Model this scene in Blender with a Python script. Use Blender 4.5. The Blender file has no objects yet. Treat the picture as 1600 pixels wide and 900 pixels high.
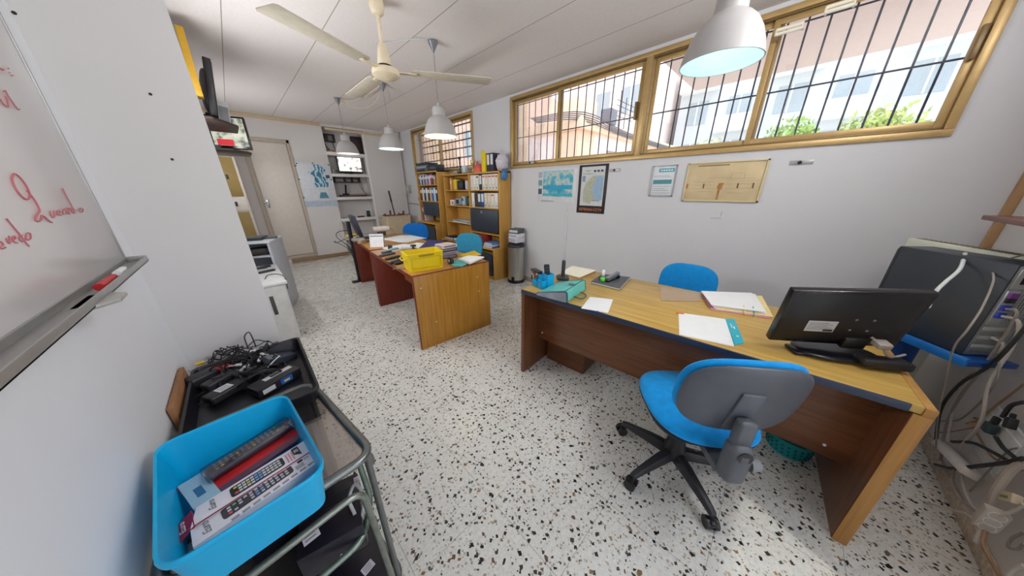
import bpy, bmesh, math, random
from mathutils import Vector, Matrix, Euler
random.seed(7)
SC = bpy.context.scene
COL = SC.collection
PI = math.pi

# ------------------------------------------------------------------ camera
FPX, PITCH, YAW, ROLL, EYE = 420.1, 0.35318, 0.77901, -0.00444, 1.45
_f = Vector((math.sin(YAW)*math.cos(PITCH), math.cos(YAW)*math.cos(PITCH), -math.sin(PITCH)))
_r = Vector((math.cos(YAW), -math.sin(YAW), 0)); _u = _r.cross(_f)
RI = _r*math.cos(ROLL)+_u*math.sin(ROLL); UP = -_r*math.sin(ROLL)+_u*math.cos(ROLL)
CO = Vector((0, 0, EYE))
cd = bpy.data.cameras.new('camera'); cd.sensor_fit = 'HORIZONTAL'; cd.sensor_width = 36
cd.lens = 36*FPX/1600; cd.clip_start = 0.02; cd.clip_end = 200
cam = bpy.data.objects.new('camera', cd); COL.objects.link(cam)
cam.matrix_world = Matrix.Translation(CO) @ Matrix((RI, UP, -_f)).transposed().to_4x4()
SC.camera = cam
def _ray(x, y): return RI*((x-800)/FPX) - UP*((y-450)/FPX) + _f
def onz(x, y, z):
    d = _ray(x, y); return CO+d*((z-EYE)/d.z)
def onx(x, y, X):
    d = _ray(x, y); return CO+d*(X/d.x)
def ony(x, y, Y):
    d = _ray(x, y); return CO+d*(Y/d.y)

# ------------------------------------------------------------------ materials
def lin(c):
    return tuple((v/255/12.92 if v/255 <= .04045 else ((v/255+.055)/1.055)**2.4) for v in c)+(1,)
def nodes(name):
    m = bpy.data.materials.new(name); m.use_nodes = True
    nt = m.node_tree; return m, nt, nt.nodes['Principled BSDF']
def N(nt, t, **k):
    n = nt.nodes.new(t)
    for a, v in k.items():
        if a in n.inputs: n.inputs[a].default_value = v
        else: setattr(n, a, v)
    return n
def mth(nt, op, a, b=None, c=None):
    n = nt.nodes.new('ShaderNodeMath'); n.operation = op
    for i, v in enumerate((a, b, c)):
        if v is None: continue
        if isinstance(v, (int, float)): n.inputs[i].default_value = v
        else: nt.links.new(v, n.inputs[i])
    return n.outputs[0]
def mixc(nt, f, a, b):
    n = nt.nodes.new('ShaderNodeMix'); n.data_type = 'RGBA'
    for i, v in ((0, f), (6, a), (7, b)):
        if isinstance(v, (int, float, tuple)): n.inputs[i].default_value = v
        else: nt.links.new(v, n.inputs[i])
    return n.outputs[2]
def ramp(nt, fac, stops, const=False):
    n = nt.nodes.new('ShaderNodeValToRGB'); e = n.color_ramp.elements
    if const: n.color_ramp.interpolation = 'CONSTANT'
    while len(e) < len(stops): e.new(.5)
    for el, (p, c) in zip(e, stops): el.position = p; el.color = c
    nt.links.new(fac, n.inputs[0]); return n.outputs[0]
def coord(nt, which='Object', scale=(1, 1, 1)):
    t = nt.nodes.new('ShaderNodeTexCoord'); mp = nt.nodes.new('ShaderNodeMapping')
    mp.inputs['Scale'].default_value = scale
    nt.links.new(t.outputs[which], mp.inputs[0]); return mp.outputs[0]
def noise(nt, vec, scale, detail=3, rough=.5):
    n = N(nt, 'ShaderNodeTexNoise', Scale=scale, Detail=detail, Roughness=rough)
    nt.links.new(vec, n.inputs['Vector']); return n.outputs['Fac']
def bump(nt, bs, h, s, d=.002):
    b = N(nt, 'ShaderNodeBump', Strength=s, Distance=d); nt.links.new(h, b.inputs['Height'])
    nt.links.new(b.outputs[0], bs.inputs['Normal'])
def setp(bs, rough=.5, metal=0, spec=.5, **k):
    bs.inputs['Roughness'].default_value = rough; bs.inputs['Metallic'].default_value = metal
    bs.inputs['Specular IOR Level'].default_value = spec
    for a, v in k.items(): bs.inputs[a.replace('_', ' ')].default_value = v
_mc = {}
def plain(c, rough=.5, metal=0, var=.06, sc=18, bmp=0, bsc=200, spec=.5):
    """paint / plastic / metal: one colour with a little procedural unevenness"""
    key = (c, rough, metal, var, sc, bmp, bsc, spec)
    if key in _mc: return _mc[key]
    m, nt, bs = nodes('surface_%02x%02x%02x_%d' % (c[0], c[1], c[2], len(_mc))); setp(bs, rough, metal, spec)
    v = coord(nt); f = noise(nt, v, sc, 3)
    a = lin(c); d = tuple(x*(1-var) for x in a[:3])+(1,); l = tuple(min(1, x*(1+var)) for x in a[:3])+(1,)
    nt.links.new(ramp(nt, f, [(.3, d), (.7, l)]), bs.inputs['Base Color'])
    if bmp: bump(nt, bs, noise(nt, v, bsc, 2), bmp)
    _mc[key] = m; return m
def fabric(c):
    m, nt, bs = nodes('woven_fabric'); setp(bs, .85, 0, .2)
    v = coord(nt); f = noise(nt, v, 30, 4)
    a = lin(c)
    nt.links.new(ramp(nt, f, [(.3, tuple(x*.9 for x in a[:3])+(1,)), (.7, tuple(min(1, x*1.1) for x in a[:3])+(1,))]), bs.inputs['Base Color'])
    bump(nt, bs, noise(nt, v, 500, 1), .25, .001)
    bs.inputs['Sheen Weight'].default_value = .15
    return m
def wood(c1, c2, axis=0, rough=.35, scale=1.0, spec=.4):
    m, nt, bs = nodes('wood_laminate'); setp(bs, rough, 0, spec)
    s = [26*scale]*3; s[axis] = 1.3*scale
    v = coord(nt, 'Object', tuple(s)); f1 = noise(nt, v, 1.6, 5, .6)
    s2 = [150*scale]*3; s2[axis] = 4*scale
    f2 = noise(nt, coord(nt, 'Object', tuple(s2)), 1.2, 2)
    f = mth(nt, 'ADD', mth(nt, 'MULTIPLY', f1, .75), mth(nt, 'MULTIPLY', f2, .25))
    nt.links.new(ramp(nt, f, [(.34, lin(c1)), (.66, lin(c2))]), bs.inputs['Base Color'])
    bump(nt, bs, f2, .05, .001); return m
def emit(c, s):
    m, nt, bs = nodes('lit'); setp(bs, .4); bs.inputs['Base Color'].default_value = lin(c)
    bs.inputs['Emission Color'].default_value = lin(c); bs.inputs['Emission Strength'].default_value = s
    return m
def glass(tint=(255, 255, 255), gl=.06, rough=.02):
    m = bpy.data.materials.new('clear_glass'); m.use_nodes = True; nt = m.node_tree; nt.nodes.clear()
    o = N(nt, 'ShaderNodeOutputMaterial'); t = N(nt, 'ShaderNodeBsdfTransparent'); t.inputs[0].default_value = lin(tint)
    g = N(nt, 'ShaderNodeBsdfGlossy'); g.inputs['Roughness'].default_value = rough
    mx = N(nt, 'ShaderNodeMixShader'); fr = N(nt, 'ShaderNodeLayerWeight', Blend=.35)
    nt.links.new(mth(nt, 'MULTIPLY_ADD', fr.outputs['Fresnel'], .5, gl), mx.inputs[0])
    nt.links.new(t.outputs[0], mx.inputs[1]); nt.links.new(g.outputs[0], mx.inputs[2]); nt.links.new(mx.outputs[0], o.inputs[0])
    return m

def m_floor():
    m, nt, bs = nodes('terrazzo_tile'); setp(bs, .2, 0, .5)
    v = coord(nt)
    base = ramp(nt, noise(nt, v, 60, 4, .7), [(.3, lin((204, 203, 196))), (.5, lin((222, 222, 216))), (.7, lin((231, 232, 228)))])
    def chips(scale, thr, off, stops, prev, keep):
        mp = N(nt, 'ShaderNodeMapping'); mp.inputs['Location'].default_value = (off, off*1.7, 0); nt.links.new(v, mp.inputs[0])
        nz = N(nt, 'ShaderNodeTexNoise', Scale=scale*.9, Detail=2.0); nt.links.new(mp.outputs[0], nz.inputs['Vector'])
        sb = N(nt, 'ShaderNodeVectorMath', operation='SUBTRACT'); sb.inputs[1].default_value = (.5, .5, .5); nt.links.new(nz.outputs['Color'], sb.inputs[0])
        sc_ = N(nt, 'ShaderNodeVectorMath', operation='SCALE'); sc_.inputs['Scale'].default_value = 1.0/scale; nt.links.new(sb.outputs[0], sc_.inputs[0])
        ad = N(nt, 'ShaderNodeVectorMath', operation='ADD'); nt.links.new(mp.outputs[0], ad.inputs[0]); nt.links.new(sc_.outputs[0], ad.inputs[1])
        vo = N(nt, 'ShaderNodeTexVoronoi', Scale=scale, Randomness=1.0); vo.voronoi_dimensions = '2D'; vo.distance = 'MANHATTAN'
        nt.links.new(ad.outputs[0], vo.inputs['Vector'])
        sp = N(nt, 'ShaderNodeSeparateColor'); nt.links.new(vo.outputs['Color'], sp.inputs[0])
        rad = mth(nt, 'MULTIPLY', mth(nt, 'ADD', sp.outputs[1], .25), thr)
        hit = mth(nt, 'LESS_THAN', vo.outputs['Distance'], rad)
        hit = mth(nt, 'MULTIPLY', hit, mth(nt, 'LESS_THAN', sp.outputs[0], keep))
        return mixc(nt, hit, prev, ramp(nt, sp.outputs[2], stops, True))
    dark = [(0, lin((34, 33, 34))), (.46, lin((60, 56, 54))), (.68, lin((104, 74, 56))), (.78, lin((134, 104, 74))), (.86, lin((88, 92, 84))), (.95, lin((160, 132, 100)))]
    pale = [(0, lin((178, 168, 152))), (.5, lin((226, 222, 214))), (.8, lin((158, 148, 134)))]
    c = chips(70, .42, 3.1, pale, base, .5)
    c = chips(44, .36, 11.3, dark, c, .25)
    c = chips(31, .29, 5.7, dark, c, .34)
    # 40 cm tiles
    sx = N(nt, 'ShaderNodeSeparateXYZ'); nt.links.new(v, sx.inputs[0])
    def line(o, off):
        q = mth(nt, 'FRACT', mth(nt, 'DIVIDE', mth(nt, 'ADD', o, 40-off), .4))
        return mth(nt, 'GREATER_THAN', mth(nt, 'ABSOLUTE', mth(nt, 'SUBTRACT', q, .5)), .4965)
    ln = mth(nt, 'MAXIMUM', line(sx.outputs[0], .15), line(sx.outputs[1], .30))
    c = mixc(nt, mth(nt, 'MULTIPLY', ln, .55), c, lin((120, 108, 96)))
    nt.links.new(c, bs.inputs['Base Color'])
    nt.links.new(ramp(nt, noise(nt, v, 3, 3), [(.3, (.22, .22, .22, 1)), (.7, (.34, .34, .34, 1))]), bs.inputs['Roughness'])
    return m
def m_ceiling():
    m, nt, bs = nodes('ceiling_panel'); setp(bs, .85, 0, .2)
    v = coord(nt); base = ramp(nt, noise(nt, v, 140, 2), [(.35, lin((228, 221, 219))), (.65, lin((236, 230, 228)))])
    sx = N(nt, 'ShaderNodeSeparateXYZ'); nt.links.new(v, sx.inputs[0])
    def line(o, off, w):
        q = mth(nt, 'FRACT', mth(nt, 'DIVIDE', mth(nt, 'ADD', o, 60-off), .6))
        return mth(nt, 'GREATER_THAN', mth(nt, 'ABSOLUTE', mth(nt, 'SUBTRACT', q, .5)), .5-w)
    c = mixc(nt, mth(nt, 'MULTIPLY', line(sx.outputs[1], .27, .012), .5), base, lin((232, 228, 224)))
    c = mixc(nt, mth(nt, 'MULTIPLY', line(sx.outputs[0], .29, .0055), .75), c, lin((128, 116, 106)))
    nt.links.new(c, bs.inputs['Base Color'])
    bump(nt, bs, noise(nt, v, 220, 2), .15, .002); return m
def m_wall(c):
    m, nt, bs = nodes('wall_paint'); setp(bs, .6, 0, .3)
    v = coord(nt); a = lin(c)
    nt.links.new(ramp(nt, noise(nt, v, 1.6, 5, .6), [(.3, tuple(x*.955 for x in a[:3])+(1,)), (.7, a)]), bs.inputs['Base Color'])
    bump(nt, bs, noise(nt, v, 90, 3), .08, .002); return m

# ------------------------------------------------------------------ mesh helpers
def B(): return bmesh.new()
def _merge(bm, t, M=None):
    if M is not None: bmesh.ops.transform(t, matrix=M, verts=t.verts)
    me = bpy.data.meshes.new('tmp'); t.to_mesh(me); t.free(); bm.from_mesh(me); bpy.data.meshes.remove(me)
def box(bm, lo, hi, bev=0, M=None, seg=2):
    t = B(); bmesh.ops.create_cube(t, size=1)
    s = [hi[i]-lo[i] for i in range(3)]; c = [(hi[i]+lo[i])/2 for i in range(3)]
    bmesh.ops.scale(t, vec=s, verts=t.verts); bmesh.ops.translate(t, vec=c, verts=t.verts)
    if bev: bmesh.ops.bevel(t, geom=t.edges[:], offset=min(bev, min(abs(x) for x in s)*.49), segments=seg, profile=.5, affect='EDGES')
    _merge(bm, t, M)
def lathe(bm, prof, seg=32, M=None, cap=True):
    t = B(); rings = []
    for r, z in prof:
        if r < 1e-5: rings.append([t.verts.new((0, 0, z))])
        else: rings.append([t.verts.new((r*math.cos(2*PI*i/seg), r*math.sin(2*PI*i/seg), z)) for i in range(seg)])
    for a, b in zip(rings, rings[1:]):
        for i in range(seg):
            j = (i+1) % seg
            if len(a) == 1 and len(b) == 1: continue
            if len(a) == 1: t.faces.new((a[0], b[j], b[i]))
            elif len(b) == 1: t.faces.new((a[i], a[j], b[0]))
            else: t.faces.new((a[i], a[j], b[j], b[i]))
    if cap:
        for R in (rings[0], rings[-1]):
            if len(R) > 1: t.faces.new(R)
    bmesh.ops.recalc_face_normals(t, faces=t.faces)
    _merge(bm, t, M)
def cyl(bm, a, b, r, r2=None, seg=16):
    a, b = Vector(a), Vector(b); d = b-a
    M = Matrix.Translation(a) @ d.to_track_quat('Z', 'Y').to_matrix().to_4x4()
    lathe(bm, [(r, 0), (r if r2 is None else r2, d.length)], seg, M)
def smooth_path(pts, n=6):
    P = [Vector(p) for p in pts]
    if len(P) < 3: return P
    out = []
    for i in range(len(P)-1):
        p0 = P[i-1] if i else P[0]*2-P[1]; p1, p2 = P[i], P[i+1]; p3 = P[i+2] if i+2 < len(P) else P[-1]*2-P[-2]
        for k in range(n):
            t = k/n
            out.append(.5*((2*p1)+(p2-p0)*t+(2*p0-5*p1+4*p2-p3)*t*t+(3*p1-p0-3*p2+p3)*t**3))
    out.append(P[-1]); return out
def tube(bm, pts, r, seg=8, smooth=True, closed=False, n=6):
    P = smooth_path(pts, n) if smooth else [Vector(p) for p in pts]
    if closed and not smooth: pass
    rings = []; up = None
    for i, p in enumerate(P):
        if closed: d = P[(i+1) % len(P)]-P[i-1]
        else: d = P[min(i+1, len(P)-1)]-P[max(i-1, 0)]
        if d.length < 1e-9: d = Vector((0, 0, 1))
        d.normalize()
        if up is None:
            up = d.orthogonal().normalized()
        else:
            up = up-d*up.dot(d)
            up = up.normalized() if up.length > 1e-6 else d.orthogonal().normalized()
        s = d.cross(up)
        rings.append([bm.verts.new(p+(up*math.cos(2*PI*k/seg)+s*math.sin(2*PI*k/seg))*r) for k in range(seg)])
    m = len(rings)
    for i in range(m if closed else m-1):
        a, b = rings[i], rings[(i+1) % m]
        for k in range(seg):
            j = (k+1) % seg; bm.faces.new((a[k], a[j], b[j], b[k]))
    if not closed:
        bm.faces.new(rings[0][::-1]); bm.faces.new(rings[-1])
def rounded_loop(corners, rad, n=6):
    """polyline of a closed loop with rounded corners"""
    out = []; C = [Vector(c) for c in corners]
    for i, c in enumerate(C):
        a = (C[i-1]-c).normalized()*rad; b = (C[(i+1) % len(C)]-c).normalized()*rad
        for k in range(n+1):
            t = k/n; out.append((c+a)*(1-t)**2+c*2*t*(1-t)+(c+b)*t*t)
    return out
def rounded_path(pts, rad, n=6):
    C = [Vector(c) for c in pts]; out = [C[0]]
    for i in range(1, len(C)-1):
        c = C[i]; a = (C[i-1]-c).normalized()*rad; b = (C[i+1]-c).normalized()*rad
        for k in range(n+1):
            t = k/n; out.append((c+a)*(1-t)**2+c*2*t*(1-t)+(c+b)*t*t)
    return out+[C[-1]]
def prism(bm, poly, z0, z1, M=None, bev=0):
    t = B(); a = [t.verts.new((x, y, z0)) for x, y in poly]; b = [t.verts.new((x, y, z1)) for x, y in poly]
    t.faces.new(a[::-1]); t.faces.new(b); k = len(poly)
    for i in range(k): t.faces.new((a[i], a[(i+1) % k], b[(i+1) % k], b[i]))
    bmesh.ops.recalc_face_normals(t, faces=t.faces)
    if bev: bmesh.ops.bevel(t, geom=t.edges[:], offset=bev, segments=2, profile=.5, affect='EDGES')
    _merge(bm, t, M)
def quad_slab(bm, pts, h):
    """thin slab on four or more ground points (all the same z), thickness h upwards"""
    z = pts[0][2]; poly = [(p[0], p[1]) for p in pts]
    prism(bm, poly, z, z+h)
def pad(bm, w, d, t, n=4, seg=48, rings=9, bx=0, by=0, M=None, ex=2.4):
    """cushion: superellipse outline w x d, pillow thickness t, bent by bx*x^2+by*y^2"""
    tb = B(); prof = []
    for k in range(rings+1): prof.append((math.sin(k/rings*PI/2), 1))
    R = []
    def ring(r, s):
        z = s*t/2*(max(0, 1-r**ex))**(1/ex)
        vs = []
        for i in range(seg):
            a = 2*PI*i/seg; c, q = math.cos(a), math.sin(a)
            x = w/2*r*math.copysign(abs(c)**(2/n), c); y = d/2*r*math.copysign(abs(q)**(2/n), q)
            vs.append(tb.verts.new((x, y, z+bx*x*x+by*y*y)))
        return vs
    top = tb.verts.new((0, 0, t/2)); bot = tb.verts.new((0, 0, -t/2))
    rs = [ring(math.sin(k/rings*PI/2), 1) for k in range(1, rings+1)]
    rb = [ring(math.sin(k/rings*PI/2), -1) for k in range(rings-1, 0, -1)]
    al = rs+rb
    for i in range(seg):
        j = (i+1) % seg
        tb.faces.new((top, al[0][i], al[0][j])); tb.faces.new((bot, al[-1][j], al[-1][i]))
        for a, b in zip(al, al[1:]): tb.faces.new((a[i], b[i], b[j], a[j]))
    bmesh.ops.recalc_face_normals(tb, faces=tb.faces)
    _merge(bm, tb, M)

def mesh(name, bm, mat, parent=None, sharp=38, loc=None):
    bmesh.ops.recalc_face_normals(bm, faces=bm.faces)
    lim = math.radians(sharp)
    bm.normal_update()
    for f in bm.faces: f.smooth = True
    for e in bm.edges:
        if len(e.link_faces) == 2:
            try:
                if e.calc_face_angle() > lim: e.smooth = False
            except ValueError: pass
    me = bpy.data.meshes.new(name); bm.to_mesh(me); bm.free(); me.materials.append(mat)
    o = bpy.data.objects.new(name, me); COL.objects.link(o)
    if parent: o.parent = parent
    if loc: o.location = loc
    return o
def tag(o, label, cat, group=None, kind=None):
    o['label'] = label; o['category'] = cat
    if group: o['group'] = group
    if kind: o['kind'] = kind
    return o
def thing(name, label, cat, loc=(0, 0, 0), rz=0, group=None):
    o = bpy.data.objects.new(name, None); COL.objects.link(o); o.empty_display_size = .05
    o.location = loc; o.rotation_euler = (0, 0, rz)
    return tag(o, label, cat, group)
def solo(name, bm, mat, label, cat, group=None, sharp=38, kind=None):
    """a thing that is one mesh; its origin moves to the centre of its base"""
    vs = bm.verts; n = len(vs)
    c = Vector((sum(v.co.x for v in vs)/n, sum(v.co.y for v in vs)/n, min(v.co.z for v in vs)))
    bmesh.ops.translate(bm, vec=-c, verts=vs)
    o = mesh(name, bm, mat, None, sharp); o.location = c
    return tag(o, label, cat, group, kind)
def struct(name, bm, mat, parent=None):
    o = mesh(name, bm, mat, parent)
    if not parent: o['kind'] = 'structure'
    return o
def copy_tree(o, parent=None):
    c = o.copy(); COL.objects.link(c)
    if parent: c.parent = parent
    for ch in list(o.children): copy_tree(ch, c)
    return c
def lettering(txt, size, mat, parent, M, name='lettering', ext=.0006, align='CENTER', shear=0):
    cu = bpy.data.curves.new(name, 'FONT'); cu.body = txt; cu.size = size; cu.extrude = ext
    cu.align_x = align; cu.align_y = 'CENTER'; cu.shear = shear
    t = bpy.data.objects.new(name+'_tmp', cu); COL.objects.link(t)
    bpy.context.view_layer.update()
    me = bpy.data.meshes.new_from_object(t.evaluated_get(bpy.context.evaluated_depsgraph_get()))
    bpy.data.objects.remove(t); bpy.data.curves.remove(cu)
    me.transform(M); me.materials.clear(); me.materials.append(mat)
    o = bpy.data.objects.new(name, me); COL.objects.link(o); o.parent = parent; return o
def frame_m(o, x, y):
    """matrix whose local x,y axes are the given world directions"""
    x = Vector(x).normalized(); z = x.cross(Vector(y)).normalized(); y = z.cross(x)
    return Matrix.Translation(Vector(o)) @ Matrix((x, y, z)).transposed().to_4x4()
def Rz(a): return Matrix.Rotation(a, 4, 'Z')
def Tm(x, y, z): return Matrix.Translation((x, y, z))
# ================================================================== palette
WHITE = m_wall((234, 236, 240)); GREYW = m_wall((208, 204, 200))
GOLD = plain((186, 156, 104), .38, .35, .06)
GOLD_DK = plain((120, 96, 58), .4, .3)
BLACK = plain((24, 24, 27), .4); BLACKG = plain((20, 20, 26), .22); DKGREY = plain((58, 60, 66), .5)
CHAR = plain((44, 45, 50), .55, bmp=.05); MIDGREY = plain((128, 130, 132), .5); LTGREY = plain((190, 192, 194), .5)
WHITEP = plain((228, 228, 226), .45); CREAM = plain((226, 214, 186), .5); PAPER = plain((238, 240, 240), .8, var=.02)
PAPERY = plain((240, 236, 216), .8, var=.03)
STEEL = plain((190, 192, 194), .25, .9, .05); TUBE = plain((120, 124, 122), .32, .75, .12, 40)
CYAN = plain((4, 170, 222), .38, var=.03); BLUE = plain((20, 92, 178), .4); TEAL = plain((96, 186, 176), .45, var=.04)
RED = plain((196, 34, 44), .45); YELLOW = plain((226, 200, 14), .42, var=.04); ORANGE = plain((226, 110, 40), .5)
NAVY = plain((40, 36, 92), .5); PINK = plain((226, 150, 186), .6); TURQ = plain((30, 176, 196), .4)
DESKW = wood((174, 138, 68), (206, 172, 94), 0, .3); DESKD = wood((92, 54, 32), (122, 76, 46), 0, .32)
DESKO = wood((150, 102, 32), (184, 132, 48), 2, .3); DESKT = wood((170, 118, 56), (196, 142, 72), 1, .3)
REDW = wood((98, 34, 20), (126, 48, 26), 2, .35)
SHELFW = wood((186, 138, 62), (210, 162, 84), 2, .4); SHELFH = wood((186, 138, 62), (210, 162, 84), 1, .4)
SLATE = plain((46, 54, 66), .45); CARD = plain((160, 116, 74), .8, var=.1)
GLASS = glass(gl=.03)
LAMPOUT = plain((170, 168, 167), .35, .1, .03)

# ================================================================== the room
WX, LX, NY, FY, CZ = 3.2, -.315, -.89, 7.15, 2.71
WB, WT = 1.74, 2.675
W1 = (-.56, 3.25); W2 = (4.16, 6.42)
b = B(); box(b, (LX-.4, NY-.4, -.12), (WX+.2, FY+.6, 0)); struct('floor', b, m_floor())
b = B(); box(b, (LX-.4, NY-.4, CZ), (WX+.2, FY+.6, CZ+.15)); struct('ceiling', b, m_ceiling())
b = B(); T_ = .18
box(b, (WX, NY-.2, 0), (WX+T_, FY+.6, WB)); box(b, (WX, NY-.2, WT), (WX+T_, FY+.6, CZ))
box(b, (WX, NY-.2, WB), (WX+T_, W1[0], WT)); box(b, (WX, W1[1], WB), (WX+T_, W2[0], WT)); box(b, (WX, W2[1], WB), (WX+T_, FY+.6, WT))
struct('wall_right', b, m_wall((214, 214, 217)))
b = B(); box(b, (LX-.2, NY-.2, 0), (LX, FY+.4, CZ)); struct('wall_left', b, WHITE)
DX0, DX1, DH = -.12, 1.25, 2.30
b = B(); box(b, (LX, NY-.2, 0), (DX0, NY, CZ)); box(b, (DX1, NY-.2, 0), (WX+.18, NY, CZ)); box(b, (DX0, NY-.2, DH), (DX1, NY, CZ)); struct('wall_near', b, m_wall((212, 208, 206)))
# unseen glazed door, added behind the camera to let daylight in
b = B(); box(b, (DX0, NY-.12, 0), (DX0+.06, NY-.04, DH), .003); box(b, (DX1-.06, NY-.12, 0), (DX1, NY-.04, DH), .003); box(b, (DX0, NY-.12, DH-.06), (DX1, NY-.04, DH), .003); box(b, (.64, NY-.12, 0), (.70, NY-.04, DH), .003); dd = struct('door_added', b, GOLD)
b = B(); box(b, (DX0+.06, NY-.085, .02), (.64, NY-.08, DH-.06)); box(b, (.70, NY-.085, .02), (DX1-.06, NY-.08, DH-.06)); mesh('door_added_pane', b, GLASS, dd)
PY = 1.70
b = B(); box(b, (LX, PY, 0), (.003, PY+.34, CZ)); pil = struct('wall_pillar', b, m_wall((214, 212, 211)))
for px, py in ((235, 147), (269, 249), (22, 20)):
    p = ony(px, py, PY-.0006); b = B(); cyl(b, (p.x, PY-.001, p.z), (p.x, PY+.001, p.z), .0045, seg=10)
    mesh('screw_hole', b, BLACK, pil)
# far wall with the shelved niche
NX0, NX1, ND = 1.645, 2.43, .36
b = B()
box(b, (LX, FY, 0), (NX0, FY+.4, CZ)); box(b, (NX1, FY, 0), (WX, FY+.4, CZ)); box(b, (NX0, FY+ND, 0), (NX1, FY+.4, CZ)); box(b, (NX0, FY, 2.66), (NX1, FY+ND, CZ))
struct('wall_far', b, m_wall((218, 214, 212)))
b = B()
for y in (.08,): box(b, (.58, FY-.012, 0), (NX0, FY, .085), .003)
struct('baseboard_far', b, plain((150, 122, 92), .5, var=.35, sc=60))
b = B(); box(b, (LX, FY-.035, 2.655), (NX0-.02, FY, CZ), .006); box(b, (NX0+.05, FY-.03, 2.60), (WX, FY, 2.645), .006)
struct('trim_1', b, plain((206, 184, 150), .5))
b = B(); box(b, (DX1, NY, 0), (WX, NY+.012, .075), .003); struct('baseboard_near', b, plain((194, 180, 162), .5, var=.25, sc=60))
b = B(); box(b, (WX-.012, NY, 0), (WX, FY, .075), .003); struct('baseboard_right', b, plain((176, 158, 136), .5, var=.25, sc=60))
# corner conduits
b = B(); box(b, (WX-.03, NY, 0), (WX, NY+.035, CZ), .004); struct('trim_2', b, plain((168, 132, 92), .6))
b = B(); tube(b, [(WX-.03, 6.98, CZ), (WX-.03, 6.98, 1.0), (WX-.03, 6.99, .0)], .014, smooth=False)
tube(b, [(WX-.03, 6.97, 1.12), (WX-.02, 6.0, 1.10)], .011, smooth=False); struct('trim_3', b, plain((150, 140, 130), .6))
# door in the far wall
dr = B(); box(dr, (.43, FY-.03, .17), (.985, FY+.01, 2.27), .004); dob = struct('door_1', dr, plain((214, 206, 196), .45, var=.03))
FR = plain((186, 172, 154), .5)
for nm, lo, hi in (('door_frame', (.355, FY-.022, .10), (.415, FY, 2.34)), ('door_frame', (1.0, FY-.022, .10), (1.045, FY, 2.34)), ('door_frame', (.355, FY-.022, 2.285), (1.045, FY, 2.34)), ('door_sill', (.41, FY-.022, .10), (1.0, FY, .155))):
    b = B(); box(b, lo, hi, .004); mesh(nm, b, FR, dob)
b = B(); box(b, (.455, FY-.05, 1.13), (.49, FY-.03, 1.29), .004); cyl(b, (.472, FY-.05, 1.23), (.472, FY-.085, 1.23), .009); box(b, (.40, FY-.092, 1.22), (.482, FY-.078, 1.24), .006); mesh('door_handle', b, STEEL, dob)
# niche shelves: fixed masonry boards
for z in (2.17, 1.745, 1.265, .80, .38):
    b = B(); box(b, (NX0, FY-.005, z-.03), (NX1, FY+ND, z+.03), .004); struct('trim_shelf', b, m_wall((228, 224, 220)))
b = B(); box(b, (NX1-.035, FY-.006, 0), (NX1+.01, FY+.012, 2.61), .003); struct('trim_4', b, m_wall((236, 232, 228)))

# ------------------------------------------------------------------ windows
def window(name, y0, y1, posts, sashes, grab):
    root = bpy.data.objects.new(name, None); COL.objects.link(root); root.location = (WX, (y0+y1)/2, WB); root['kind'] = 'structure'
    L = Vector(root.location)
    def add(nm, boxes, mat, bev=.003):
        b = B()
        for lo, hi in boxes: box(b, Vector(lo)-L, Vector(hi)-L, bev)
        return mesh(nm, b, mat, root)
    x0, x1 = WX-.018, WX+.07
    add('window_frame', [((x0, y0, WB), (x1, y1, WB+.04)), ((x0, y0, WT-.04), (x1, y1, WT)), ((x0, y0, WB+.0405), (x1, y0+.04, WT-.0405)), ((x0, y1-.04, WB+.0405), (x1, y1, WT-.0405))], GOLD)
    add('window_track', [((x0+.025, y0+.04, WB+.04), (x1, y1-.04, WB+.055)), ((x0+.012, y0+.04, WT-.052), (x1, y1-.04, WT-.04))], GOLD_DK)
    for p in posts: add('window_post', [((x0, p-.03, WB+.04), (x1, p+.03, WT-.04))], GOLD)
    for k, (a, c) in enumerate(sashes):
        sx = WX+(.012 if k % 2 else .036); w = .038
        add('window_sash', [((sx, a, WB+.055), (sx+.02, a+w, WT-.052)), ((sx, c-w, WB+.055), (sx+.02, c, WT-.052)), ((sx, a+w, WB+.055), (sx+.02, c-w, WB+.055+w)), ((sx, a+w, WT-.052-w), (sx+.02, c-w, WT-.052))], GOLD)
        add('window_pane', [((sx+.008, a+w, WB+.055+w), (sx+.012, c-w, WT-.052-w))], GLASS, 0)
    for y, z in grab:
        add('window_latch', [((x0-.006, y-.012, z-.08), (x0+.02, y+.012, z+.08))], GOLD_DK)
    return root
window('window_1', W1[0], W1[1], (1.325,), ((2.36, 3.21), (1.365, 2.42), (.38, 1.285), (-.52, .44)), ((1.40, 2.2), (-.50, 2.21)))
window('window_2', W2[0], W2[1], (), ((4.20, 5.33), (5.27, 6.38)), ())

def grille(name, y0, y1, x, bars, rails, label, flat=False):
    t = thing(name, label, 'window bars', (x, (y0+y1)/2, WB)); m = plain((46, 54, 74), .5, .3)
    cy = (y0+y1)/2
    for i in range(bars):
        y = y0+(i+.5)*(y1-y0)/bars-cy; b = B()
        cyl(b, (0, y, .0), (0, y, WT-WB+.04), .0062, seg=8); mesh('bar', b, m, t)
    for z in rails:
        b = B()
        if flat: box(b, (-.012, y0-cy, z-WB-.011), (-.004, y1-cy, z-WB+.011))
        else: cyl(b, (-.008, y0-cy, z-WB), (-.008, y1-cy, z-WB), .006, seg=8)
        mesh('rail', b, m, t)
grille('window_grille', -.6, 3.3, 3.34, 34, (2.175, 2.60), 'dark vertical window bars outside the long window over the posters')
grille('window_grille', 4.1, 6.2, 3.33, 17, (1.80, 1.86, 2.02, 2.18, 2.31, 2.42, 2.56), 'crossed dark window bars outside the short window above the bookcases', True)

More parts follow.
